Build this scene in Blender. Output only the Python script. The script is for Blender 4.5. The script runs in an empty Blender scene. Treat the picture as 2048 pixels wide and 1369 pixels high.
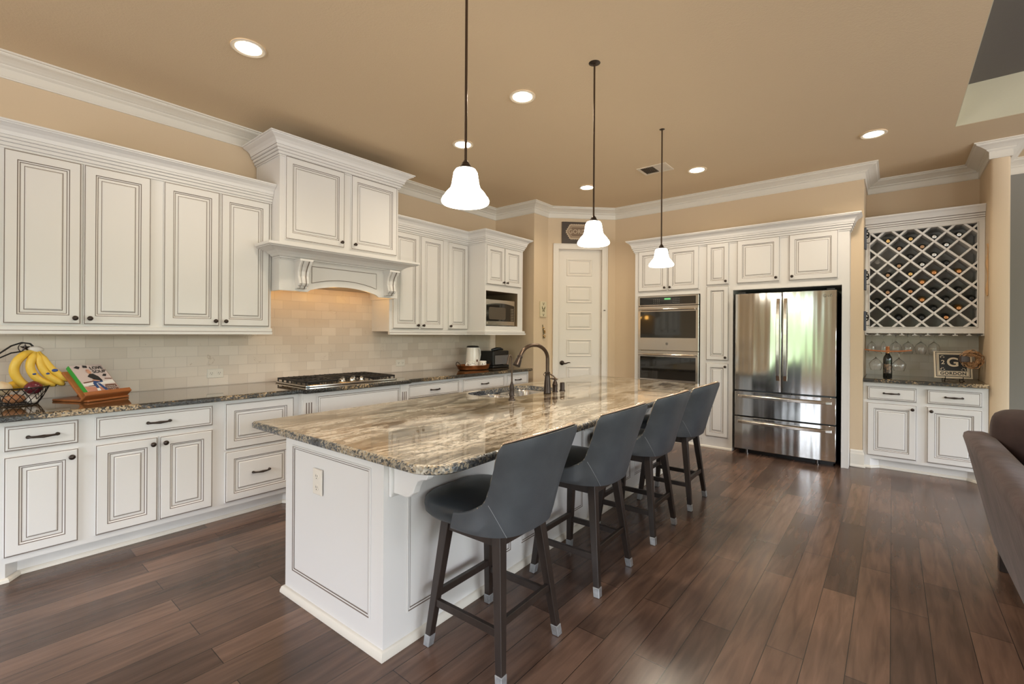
import bpy, bmesh, math, random
from mathutils import Matrix, Vector, geometry
from math import sin, cos, pi, radians

# ------------------------------------------------------------------ camera, world, exposure
scene = bpy.context.scene
C = scene.collection
random.seed(7)
YAW, ROLL, FPX = radians(39.442), radians(.356), 924.55
fw = Vector((-sin(YAW), cos(YAW), 0)); rt0 = Vector((cos(YAW), sin(YAW), 0)); up0 = Vector((0, 0, 1))
rt = rt0*cos(ROLL) + up0*sin(ROLL); up = up0*cos(ROLL) - rt0*sin(ROLL)
cam_data = bpy.data.cameras.new('camera'); cam = bpy.data.objects.new('camera', cam_data); C.objects.link(cam)
M = Matrix((rt, up, -fw)).transposed().to_4x4(); M.translation = Vector((0, 0, 1.375)); cam.matrix_world = M
cam_data.sensor_width = 36; cam_data.lens = FPX/2048*36; cam_data.shift_y = -(684.5-666.78)/2048
cam_data.clip_start = .05; cam_data.clip_end = 200
scene.camera = cam
vs = scene.view_settings
vs.view_transform = 'Standard'; vs.look = 'None'; vs.gamma = 1; vs.use_curve_mapping = False
vs.exposure = 1.0

WORLD_STRENGTH = 6.6
CAN_WATTS = 18
world = bpy.data.worlds.new('garden_sky'); scene.world = world; world.use_nodes = True
def build_world():
    nt = world.node_tree; nt.nodes.clear(); L = nt.links.new
    out = nt.nodes.new('ShaderNodeOutputWorld'); bg = nt.nodes.new('ShaderNodeBackground')
    tc = nt.nodes.new('ShaderNodeTexCoord'); sep = nt.nodes.new('ShaderNodeSeparateXYZ')
    L(tc.outputs['Generated'], sep.inputs[0])
    no = nt.nodes.new('ShaderNodeTexNoise'); no.inputs['Scale'].default_value = 7; no.inputs['Detail'].default_value = 5
    L(tc.outputs['Generated'], no.inputs['Vector'])
    ma = nt.nodes.new('ShaderNodeMath'); ma.operation = 'MULTIPLY_ADD'; ma.inputs[1].default_value = .30; ma.inputs[2].default_value = -.15
    L(no.outputs['Fac'], ma.inputs[0])
    ad = nt.nodes.new('ShaderNodeMath'); ad.operation = 'ADD'; L(sep.outputs['Z'], ad.inputs[0]); L(ma.outputs[0], ad.inputs[1])
    rp = nt.nodes.new('ShaderNodeValToRGB'); cr = rp.color_ramp
    mp = nt.nodes.new('ShaderNodeMapRange'); mp.inputs[1].default_value = -.5; mp.inputs[2].default_value = .8
    L(ad.outputs[0], mp.inputs[0]); L(mp.outputs[0], rp.inputs[0])
    cr.elements[0].position = 0; cr.elements[0].color = (.76, .78, .84, 1)  # ground end brightened to throw fill light up at uppers and ceiling
    cr.elements[1].position = 1; cr.elements[1].color = (.88, .98, 1.20, 1)
    for p, c in ((.30, (.60, .61, .60, 1)), (.36, (.085, .11, .06, 1)), (.43, (.10, .15, .07, 1)), (.485, (.80, .88, .92, 1)), (.6, (1.0, 1.06, 1.20, 1))):
        e = cr.elements.new(p); e.color = c
    L(rp.outputs[0], bg.inputs[0]); bg.inputs[1].default_value = WORLD_STRENGTH
    L(bg.outputs[0], out.inputs[0])
build_world()

def light(name, kind, loc, energy, color, size=.1, size_y=None, rot=(0, 0, 0), spot=None, blend=.6):
    d = bpy.data.lights.new(name, kind); d.energy = energy; d.color = color
    if kind == 'AREA':
        d.size = size
        if size_y: d.shape = 'RECTANGLE'; d.size_y = size_y
    else:
        d.shadow_soft_size = size
        if kind == 'SPOT': d.spot_size = spot; d.spot_blend = blend
    o = bpy.data.objects.new(name, d); o.location = loc; o.rotation_euler = rot; C.objects.link(o)
    return o
# unseen window openings of the living side, sized for the light they give: (x0, x1, z0, z1)
BACK_Y, RIGHT_X = -3.2, 6.0
BACK_WINDOWS = [(-2.9, -1.0, .5, 2.45), (2.8, 4.6, .3, 2.6)]
SIDE_FILL_WINDOWS = [(-2.6, -.4, .3, 2.85), (.1, 2.5, .3, 2.85), (3.0, 5.4, .3, 2.85)]  # unseen, added and enlarged as fill light for the left wall cabinets
for (a, b, c, d) in BACK_WINDOWS:
    p = light('daylight_portal', 'AREA', ((a+b)/2, BACK_Y-.13, (c+d)/2), 1, (1, 1, 1), b-a, d-c, (radians(90), 0, 0)); p.data.cycles.is_portal = True
for (a, b, c, d) in SIDE_FILL_WINDOWS:
    p = light('daylight_portal', 'AREA', (RIGHT_X+.13, (a+b)/2, (c+d)/2), 1, (1, 1, 1), b-a, d-c, (radians(90), 0, radians(90))); p.data.cycles.is_portal = True

# ------------------------------------------------------------------ materials
def mat(name, col, rough=.5, metal=0, spec=.5, coat=0, noise=None, bump=None, trans=0, ior=1.5, emit=None, alpha=None, sheen=0):
    """noise = (scale xyz or float, second colour, contrast), bump = (scale, strength, distance)"""
    m = bpy.data.materials.new(name); m.use_nodes = True
    nt = m.node_tree; b = nt.nodes['Principled BSDF']; L = nt.links.new
    b.inputs['Base Color'].default_value = (*col, 1); b.inputs['Roughness'].default_value = rough
    b.inputs['Metallic'].default_value = metal; b.inputs['Specular IOR Level'].default_value = spec
    b.inputs['Coat Weight'].default_value = coat; b.inputs['Coat Roughness'].default_value = .08
    b.inputs['Transmission Weight'].default_value = trans; b.inputs['IOR'].default_value = ior
    if sheen: b.inputs['Sheen Weight'].default_value = sheen; b.inputs['Sheen Roughness'].default_value = .4
    if emit: b.inputs['Emission Color'].default_value = (*emit[0], 1); b.inputs['Emission Strength'].default_value = emit[1]
    tc = None
    def coords(sc):
        nonlocal tc
        tc = tc or nt.nodes.new('ShaderNodeTexCoord')
        mp = nt.nodes.new('ShaderNodeMapping'); L(tc.outputs['Object'], mp.inputs[0])
        mp.inputs['Scale'].default_value = sc if isinstance(sc, tuple) else (sc, sc, sc)
        return mp.outputs[0]
    if noise:
        n = nt.nodes.new('ShaderNodeTexNoise'); n.inputs['Scale'].default_value = 1; n.inputs['Detail'].default_value = 6
        L(coords(noise[0]), n.inputs['Vector'])
        r = nt.nodes.new('ShaderNodeValToRGB'); k = noise[2]
        r.color_ramp.elements[0].position = .5-k; r.color_ramp.elements[1].position = .5+k
        r.color_ramp.elements[0].color = (*col, 1); r.color_ramp.elements[1].color = (*noise[1], 1)
        L(n.outputs['Fac'], r.inputs[0]); L(r.outputs[0], b.inputs['Base Color'])
    if bump:
        n = nt.nodes.new('ShaderNodeTexNoise'); n.inputs['Scale'].default_value = 1; n.inputs['Detail'].default_value = 4
        L(coords(bump[0]), n.inputs['Vector'])
        bp = nt.nodes.new('ShaderNodeBump'); bp.inputs['Strength'].default_value = bump[1]; bp.inputs['Distance'].default_value = bump[2]
        L(n.outputs['Fac'], bp.inputs['Height']); L(bp.outputs[0], b.inputs['Normal'])
    return m

PAINT = mat('cream_cabinet_paint', (.755, .735, .71), .38)
GLAZE = mat('umber_glaze_line', (.17, .13, .105), .5)
TRIM = mat('cream_trim_paint', (.75, .705, .62), .42)
DOORW = mat('cream_door_paint', (.74, .68, .60), .4)
WALL = mat('tan_wall_paint', (.66, .515, .35), .75, bump=(120, .12, .004))
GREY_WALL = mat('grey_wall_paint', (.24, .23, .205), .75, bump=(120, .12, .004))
CEIL = mat('tan_ceiling_paint', (.69, .54, .35), .85, bump=(90, .25, .006))
TRAY_DARK = mat('dark_tray_ceiling_paint', (.135, .118, .10), .85, bump=(90, .25, .006))
TRAYM = mat('pale_tray_paint', (.60, .55, .40), .85, bump=(90, .25, .006))
BRONZE = mat('oil_rubbed_bronze', (.055, .040, .032), .34, .75)
BRONZE_HI = mat('worn_bronze', (.10, .068, .048), .30, .85)
IRON = mat('black_iron', (.022, .018, .016), .45, .4)
STEEL = mat('stainless_steel', (.62, .58, .53), .22, 1, bump=((2, 2, 300), .04, .001))
STEEL_D = mat('dark_steel', (.18, .165, .15), .3, 1)
CHROME = mat('polished_chrome', (.78, .74, .68), .08, 1)
BLACK_GLASS = mat('black_oven_glass', (.012, .010, .008), .04, 0, .6, coat=.6)
BLACK = mat('black_plastic', (.012, .012, .013), .32)
DARKGAP = mat('dark_recess', (.02, .018, .016), .8)
LEATHER = mat('slate_leather', (.058, .064, .072), .40, noise=(9, (.085, .094, .104), .25), bump=(160, .15, .002))
LEATHER_SEAT = mat('dark_seat_leather', (.022, .026, .030), .36, bump=(160, .15, .002))
TAN_WELT = mat('tan_leather_welt', (.26, .175, .12), .5)
NAIL = mat('brass_nailhead', (.66, .55, .42), .3, 1)
STOOL_WOOD = mat('espresso_wood', (.022, .015, .012), .42, noise=((30, 30, 4), (.040, .028, .023), .3))
FERRULE = mat('brushed_zinc', (.36, .38, .40), .45, .7, noise=(60, (.60, .62, .64), .3))
WHITE_CERAMIC = mat('white_ceramic', (.80, .76, .70), .18)
MUG_PRINT = mat('mug_print', (.06, .05, .04), .4)
COPPER = mat('hammered_copper', (.62, .27, .12), .28, 1, bump=(55, .35, .004))
PLASTIC_WHITE = mat('outlet_plastic', (.78, .72, .63), .4)
SLOT = mat('outlet_slot', (.08, .07, .06), .6)
SHADE = mat('frosted_shade_glass', (.95, .92, .84), .4, emit=((1, .94, .80), 5.5))
CANLIT = mat('recessed_lamp_glow', (1, .95, .85), .5, emit=((1, .90, .72), 14))
CANRIM = mat('recessed_trim', (.72, .62, .48), .5)
BANANA = mat('banana_peel', (.78, .48, .045), .45, noise=(22, (.84, .58, .10), .2))
BANANA_TIP = mat('banana_tip', (.09, .06, .02), .6)
BANANA_WRAP = mat('white_stem_wrap', (.75, .70, .65), .35)
STICKER = mat('blue_fruit_sticker', (.02, .05, .22), .35)
ONION = mat('yellow_onion_skin', (.66, .45, .27), .35, noise=((14, 14, 3), (.72, .70, .52), .2))
RED_ONION = mat('red_onion_skin', (.10, .012, .022), .22, noise=((24, 24, 3), (.17, .025, .035), .2))
POTATO = mat('russet_skin', (.36, .15, .065), .6, noise=(16, (.46, .22, .10), .3))
GARLIC = mat('garlic_skin', (.74, .68, .62), .5)
MANGO = mat('mango_skin', (.80, .46, .03), .4)
CHERRY = mat('reddish_wood', (.30, .095, .028), .35, noise=((6, 60, 60), (.42, .15, .045), .3))
LIGHTWOOD = mat('pale_wood', (.52, .31, .14), .45, noise=((40, 40, 4), (.62, .40, .20), .3))
COVER = mat('pink_white_cover', (.66, .56, .54), .3)
GREEN = mat('green_book_spine', (.045, .36, .055), .35)
PAPER = mat('book_pages', (.80, .76, .68), .7)
INK = mat('black_ink', (.02, .02, .022), .5)
JEANS = mat('printed_denim_blue', (.03, .075, .22), .5)
SKIN = mat('printed_skin_tone', (.62, .33, .22), .5)
PRINTW = mat('printed_white', (.82, .80, .77), .5)
PRINTBROWN = mat('printed_brown', (.16, .075, .05), .5)
PRINTTERRA = mat('printed_terracotta', (.55, .25, .17), .5)
SIGN_DARK = mat('dark_sign_board', (.055, .036, .024), .5)
SIGN_LACE = mat('tan_sign_lace', (.52, .40, .27), .6)
SIGN_IN = mat('brown_sign_field', (.22, .14, .085), .6)
PLAQUE = mat('ivory_plaque', (.72, .61, .46), .5)
SLATE = mat('slate_blue_plaque', (.065, .075, .10), .5)
VINE = mat('twisted_vine', (.24, .11, .045), .5, noise=(70, (.52, .32, .17), .3))
RIBBON = mat('brown_ribbon', (.075, .055, .05), .5)
SOFA = mat('brown_microfibre', (.066, .040, .038), .8, noise=(5, (.135, .090, .088), .18), bump=(14, .2, .02), sheen=.12)
SOFA_C = mat('dark_brown_cushion', (.045, .026, .026), .75, noise=(6, (.085, .052, .050), .2), sheen=.12)
SAGE = mat('sage_cushion', (.27, .25, .17), .8)
CANVAS_TILE = mat('cream_tile_art', (.66, .58, .40), .5)
OLIVE = mat('olive_print', (.10, .085, .03), .6)
GOLD = mat('gold_bauble', (.62, .42, .20), .25, 1)
BAYWOOD = mat('brown_bay_lining', (.24, .17, .10), .5)
RACKIN = mat('rack_interior', (.82, .80, .77), .5)
GLASS = mat('clear_wine_glass', (1, 1, 1), .0, trans=1, ior=1.45)
WINE_GLASS_DARK = mat('black_bottle_glass', (.012, .013, .011), .10, coat=.3)
WINE_GLASS_AMBER = mat('amber_bottle_glass', (.24, .12, .025), .12, coat=.3)
FOILS = {'gold': mat('gold_foil', (.78, .52, .20), .3, .8), 'silver': mat('silver_foil', (.70, .70, .68), .3, .8),
         'black': mat('black_foil', (.02, .02, .022), .35), 'copper': mat('copper_foil', (.66, .30, .12), .32, .8),
         'tan': mat('tan_foil', (.45, .27, .15), .4, .3)}
LABELM = mat('bottle_label', (.26, .17, .09), .5)

def floor_mat():
    m = bpy.data.materials.new('hickory_planks'); m.use_nodes = True
    nt = m.node_tree; b = nt.nodes['Principled BSDF']; L = nt.links.new
    tc = nt.nodes.new('ShaderNodeTexCoord'); sp = nt.nodes.new('ShaderNodeSeparateXYZ'); L(tc.outputs['Object'], sp.inputs[0])
    cb = nt.nodes.new('ShaderNodeCombineXYZ'); L(sp.outputs['Y'], cb.inputs['X']); L(sp.outputs['X'], cb.inputs['Y'])
    br = nt.nodes.new('ShaderNodeTexBrick'); L(cb.outputs[0], br.inputs['Vector'])
    br.offset = .37; br.offset_frequency = 2
    br.inputs['Scale'].default_value = 1; br.inputs['Brick Width'].default_value = 1.15; br.inputs['Row Height'].default_value = .142
    br.inputs['Mortar Size'].default_value = .0016; br.inputs['Mortar Smooth'].default_value = .2
    br.inputs['Color1'].default_value = (.080, .047, .034, 1); br.inputs['Color2'].default_value = (.172, .102, .072, 1)
    br.inputs['Mortar'].default_value = (.018, .011, .009, 1)
    mp = nt.nodes.new('ShaderNodeMapping'); L(cb.outputs[0], mp.inputs[0]); mp.inputs['Scale'].default_value = (1.8, 17, 1)
    n1 = nt.nodes.new('ShaderNodeTexNoise'); n1.inputs['Scale'].default_value = 1.6; n1.inputs['Detail'].default_value = 7; n1.inputs['Distortion'].default_value = .5
    L(mp.outputs[0], n1.inputs['Vector'])
    mr = nt.nodes.new('ShaderNodeMapRange'); mr.inputs[1].default_value = .3; mr.inputs[2].default_value = .7; mr.inputs[3].default_value = .70; mr.inputs[4].default_value = 1.26
    L(n1.outputs['Fac'], mr.inputs[0])
    mx = nt.nodes.new('ShaderNodeMix'); mx.data_type = 'RGBA'; mx.blend_type = 'MULTIPLY'; mx.inputs[0].default_value = 1
    L(br.outputs['Color'], mx.inputs[6]); L(mr.outputs[0], mx.inputs[7])
    n2 = nt.nodes.new('ShaderNodeTexNoise'); n2.inputs['Scale'].default_value = 1.3; L(tc.outputs['Object'], n2.inputs['Vector'])
    mr2 = nt.nodes.new('ShaderNodeMapRange'); mr2.inputs[1].default_value = .3; mr2.inputs[2].default_value = .7; mr2.inputs[3].default_value = .72; mr2.inputs[4].default_value = 1.28
    L(n2.outputs['Fac'], mr2.inputs[0])
    mx2 = nt.nodes.new('ShaderNodeMix'); mx2.data_type = 'RGBA'; mx2.blend_type = 'MULTIPLY'; mx2.inputs[0].default_value = 1
    L(mx.outputs[2], mx2.inputs[6]); L(mr2.outputs[0], mx2.inputs[7])
    L(mx2.outputs[2], b.inputs['Base Color'])
    rr = nt.nodes.new('ShaderNodeMapRange'); rr.inputs[3].default_value = .21; rr.inputs[4].default_value = .29; L(n1.outputs['Fac'], rr.inputs[0]); L(rr.outputs[0], b.inputs['Roughness'])
    bp = nt.nodes.new('ShaderNodeBump'); bp.inputs['Strength'].default_value = .06; bp.inputs['Distance'].default_value = .002
    sm = nt.nodes.new('ShaderNodeMath'); sm.operation = 'SUBTRACT'; L(n1.outputs['Fac'], sm.inputs[0]); L(br.outputs['Fac'], sm.inputs[1])
    L(sm.outputs[0], bp.inputs['Height']); L(bp.outputs[0], b.inputs['Normal'])
    b.inputs['Specular IOR Level'].default_value = .5
    return m
FLOOR = floor_mat()

def granite(name, ramp, veins, fine=70, rough=.06, rotz=-3, scale=(4.2, 1.15, 4.2)):
    m = bpy.data.materials.new(name); m.use_nodes = True
    nt = m.node_tree; b = nt.nodes['Principled BSDF']; L = nt.links.new
    tc = nt.nodes.new('ShaderNodeTexCoord')
    mp = nt.nodes.new('ShaderNodeMapping'); L(tc.outputs['Object'], mp.inputs[0]); mp.inputs['Scale'].default_value = scale; mp.inputs['Rotation'].default_value = (0, 0, radians(rotz))
    n1 = nt.nodes.new('ShaderNodeTexNoise'); n1.inputs['Scale'].default_value = 1.0; n1.inputs['Detail'].default_value = 13; n1.inputs['Roughness'].default_value = .68; n1.inputs['Distortion'].default_value = .9
    L(mp.outputs[0], n1.inputs['Vector'])
    rp = nt.nodes.new('ShaderNodeValToRGB'); cr = rp.color_ramp
    cr.elements[0].position, cr.elements[0].color = ramp[0][0], (*ramp[0][1], 1)
    cr.elements[1].position, cr.elements[1].color = ramp[-1][0], (*ramp[-1][1], 1)
    for p, c in ramp[1:-1]:
        e = cr.elements.new(p); e.color = (*c, 1)
    L(n1.outputs['Fac'], rp.inputs[0])
    mp2 = nt.nodes.new('ShaderNodeMapping'); L(tc.outputs['Object'], mp2.inputs[0]); mp2.inputs['Scale'].default_value = (fine, fine*.45, fine); mp2.inputs['Rotation'].default_value = (0, 0, radians(rotz))
    n2 = nt.nodes.new('ShaderNodeTexNoise'); n2.inputs['Scale'].default_value = 1; n2.inputs['Detail'].default_value = 7; n2.inputs['Roughness'].default_value = .7
    L(mp2.outputs[0], n2.inputs['Vector'])
    r2 = nt.nodes.new('ShaderNodeValToRGB'); r2.color_ramp.elements[0].position = .36; r2.color_ramp.elements[1].position = .50
    r2.color_ramp.elements[0].color = (veins, veins*.92, veins*.82, 1); r2.color_ramp.elements[1].color = (1, 1, 1, 1)
    L(n2.outputs['Fac'], r2.inputs[0])
    mx = nt.nodes.new('ShaderNodeMix'); mx.data_type = 'RGBA'; mx.blend_type = 'MULTIPLY'; mx.inputs[0].default_value = 1
    L(rp.outputs[0], mx.inputs[6]); L(r2.outputs[0], mx.inputs[7])
    mp3 = nt.nodes.new('ShaderNodeMapping'); L(tc.outputs['Object'], mp3.inputs[0]); mp3.inputs['Scale'].default_value = (3.2, .9, 3); mp3.inputs['Location'].default_value = (3.1, 1.7, 0); mp3.inputs['Rotation'].default_value = (0, 0, radians(-14))
    n3 = nt.nodes.new('ShaderNodeTexNoise'); n3.inputs['Scale'].default_value = 1; n3.inputs['Detail'].default_value = 7; n3.inputs['Roughness'].default_value = .62; n3.inputs['Distortion'].default_value = .7; L(mp3.outputs[0], n3.inputs['Vector'])
    r3 = nt.nodes.new('ShaderNodeValToRGB'); r3.color_ramp.elements[0].position = .38; r3.color_ramp.elements[1].position = .56      # broad dark bands in the stone
    r3.color_ramp.elements[0].color = (.30, .26, .20, 1); r3.color_ramp.elements[1].color = (1, 1, 1, 1); L(n3.outputs['Fac'], r3.inputs[0])
    mx3 = nt.nodes.new('ShaderNodeMix'); mx3.data_type = 'RGBA'; mx3.blend_type = 'MULTIPLY'; mx3.inputs[0].default_value = 1
    L(mx.outputs[2], mx3.inputs[6]); L(r3.outputs[0], mx3.inputs[7]); L(mx3.outputs[2], b.inputs['Base Color'])
    b.inputs['Roughness'].default_value = rough; b.inputs['Coat Weight'].default_value = .5; b.inputs['Coat Roughness'].default_value = .03
    return m
GRANITE = granite('cream_brown_granite', [(.24, (.03, .026, .02)), (.35, (.10, .07, .042)), (.41, (.24, .17, .11)), (.455, (.50, .43, .345)), (.51, (.64, .585, .50)), (.555, (.18, .14, .095)), (.585, (.44, .36, .27)), (.63, (.60, .54, .45)), (.70, (.09, .075, .05))], .30)
GRANITE_D = granite('dark_brown_granite', [(.25, (.015, .013, .011)), (.40, (.06, .045, .03)), (.48, (.20, .135, .07)), (.55, (.10, .07, .04)), (.63, (.28, .20, .11)), (.75, (.03, .025, .02))], .35)
def chipped(name, cols):
    m = bpy.data.materials.new(name); m.use_nodes = True
    nt = m.node_tree; b = nt.nodes['Principled BSDF']; L = nt.links.new
    tc = nt.nodes.new('ShaderNodeTexCoord'); v = nt.nodes.new('ShaderNodeTexVoronoi'); v.inputs['Scale'].default_value = 115
    nd = nt.nodes.new('ShaderNodeTexNoise'); nd.inputs['Scale'].default_value = 2.6; nd.inputs['Detail'].default_value = 3
    nw = nt.nodes.new('ShaderNodeTexNoise'); nw.inputs['Scale'].default_value = 60; nw.inputs['Detail'].default_value = 3; L(tc.outputs['Object'], nw.inputs['Vector'])
    vm = nt.nodes.new('ShaderNodeVectorMath'); vm.operation = 'MULTIPLY_ADD'; vm.inputs[1].default_value = (.02, .02, .02); L(nw.outputs['Color'], vm.inputs[0]); L(tc.outputs['Object'], vm.inputs[2])
    L(vm.outputs[0], v.inputs['Vector']); L(tc.outputs['Object'], nd.inputs['Vector'])
    sp = nt.nodes.new('ShaderNodeSeparateColor'); L(v.outputs['Color'], sp.inputs[0])
    ad = nt.nodes.new('ShaderNodeMath'); ad.operation = 'MULTIPLY_ADD'; ad.inputs[1].default_value = 2.2; ad.inputs[2].default_value = -1.1; L(nd.outputs['Fac'], ad.inputs[0])
    a2 = nt.nodes.new('ShaderNodeMath'); a2.operation = 'MULTIPLY_ADD'; a2.inputs[1].default_value = .55; L(sp.outputs[0], a2.inputs[0])
    a3 = nt.nodes.new('ShaderNodeMath'); a3.operation = 'ADD'; L(a2.outputs[0], a3.inputs[0]); L(ad.outputs[0], a3.inputs[1]); a2.inputs[2].default_value = .22
    rp = nt.nodes.new('ShaderNodeValToRGB'); cr = rp.color_ramp; cr.interpolation = 'LINEAR'
    n = len(cols)
    cr.elements[0].position, cr.elements[0].color = 0, (*cols[0], 1); cr.elements[1].position, cr.elements[1].color = 1, (*cols[-1], 1)
    for i, c in enumerate(cols[1:-1], 1):
        e = cr.elements.new(i/(n-1)); e.color = (*c, 1)
    L(a3.outputs[0], rp.inputs[0]); L(rp.outputs[0], b.inputs['Base Color'])
    bp = nt.nodes.new('ShaderNodeBump'); bp.inputs['Strength'].default_value = .4; bp.inputs['Distance'].default_value = .004
    L(v.outputs['Distance'], bp.inputs['Height']); L(bp.outputs[0], b.inputs['Normal'])
    b.inputs['Roughness'].default_value = .16
    return m
EDGE = chipped('chipped_granite_edge', [(.012, .013, .016), (.03, .034, .042), (.10, .108, .12), (.05, .05, .05), (.36, .32, .25), (.30, .22, .13), (.60, .55, .46)])
EDGE_D = chipped('dark_granite_edge', [(.010, .010, .010), (.018, .017, .016), (.03, .027, .023), (.05, .042, .032), (.025, .022, .018), (.30, .20, .10), (.50, .38, .24)])

def tile_mat(name, hor, c1=(.79, .69, .59), c2=(.68, .575, .475), cm=(.60, .51, .43)):
    m = bpy.data.materials.new(name); m.use_nodes = True
    nt = m.node_tree; b = nt.nodes['Principled BSDF']; L = nt.links.new
    tc = nt.nodes.new('ShaderNodeTexCoord'); sp = nt.nodes.new('ShaderNodeSeparateXYZ'); L(tc.outputs['Object'], sp.inputs[0])
    cb = nt.nodes.new('ShaderNodeCombineXYZ'); L(sp.outputs[hor], cb.inputs['X']); L(sp.outputs['Z'], cb.inputs['Y'])
    br = nt.nodes.new('ShaderNodeTexBrick'); L(cb.outputs[0], br.inputs['Vector']); br.offset = .5
    br.inputs['Scale'].default_value = 1; br.inputs['Brick Width'].default_value = .153; br.inputs['Row Height'].default_value = .0835
    br.inputs['Mortar Size'].default_value = .0016; br.inputs['Mortar Smooth'].default_value = .3
    br.inputs['Color1'].default_value = (*c1, 1); br.inputs['Color2'].default_value = (*c2, 1); br.inputs['Mortar'].default_value = (*cm, 1)
    v = nt.nodes.new('ShaderNodeTexNoise'); v.inputs['Scale'].default_value = 5; v.inputs['Detail'].default_value = 3; v.inputs['Distortion'].default_value = 1.5; L(cb.outputs[0], v.inputs['Vector'])
    r = nt.nodes.new('ShaderNodeValToRGB'); cr = r.color_ramp       # a few hair veins in the stone
    cr.elements[0].position = .318; cr.elements[0].color = (1, 1, 1, 1); cr.elements[1].position = .326; cr.elements[1].color = (1, 1, 1, 1)
    e = cr.elements.new(.322); e.color = (.66, .57, .48, 1)
    L(v.outputs['Fac'], r.inputs[0])
    mx = nt.nodes.new('ShaderNodeMix'); mx.data_type = 'RGBA'; mx.blend_type = 'MULTIPLY'; mx.inputs[0].default_value = 1
    L(br.outputs['Color'], mx.inputs[6]); L(r.outputs[0], mx.inputs[7]); L(mx.outputs[2], b.inputs['Base Color'])
    bp = nt.nodes.new('ShaderNodeBump'); bp.invert = True; bp.inputs['Strength'].default_value = .35; bp.inputs['Distance'].default_value = .003
    L(br.outputs['Fac'], bp.inputs['Height']); L(bp.outputs[0], b.inputs['Normal'])
    b.inputs['Roughness'].default_value = .35
    return m
TILE_Y = tile_mat('cream_marble_tile', 'Y')
TILE_X = tile_mat('cream_marble_tile_niche_lightened', 'X', (.90, .87, .81), (.84, .80, .73), (.74, .70, .62))  # niche copy coloured whiter to make up for the rack's shade

def fridge_mat():
    m = mat('brushed_fridge_steel', (.66, .66, .65), .13, 1)
    nt = m.node_tree; b = nt.nodes['Principled BSDF']; L = nt.links.new
    tc = nt.nodes.new('ShaderNodeTexCoord'); mp = nt.nodes.new('ShaderNodeMapping'); L(tc.outputs['Object'], mp.inputs[0])
    mp.inputs['Scale'].default_value = (4.4, 1, .16)
    n = nt.nodes.new('ShaderNodeTexNoise'); n.inputs['Scale'].default_value = 1; n.inputs['Detail'].default_value = 2; L(mp.outputs[0], n.inputs['Vector'])
    bp = nt.nodes.new('ShaderNodeBump'); bp.inputs['Strength'].default_value = .35; bp.inputs['Distance'].default_value = .034
    L(n.outputs['Fac'], bp.inputs['Height']); L(bp.outputs[0], b.inputs['Normal'])
    return m
FRIDGE = fridge_mat()

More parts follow.
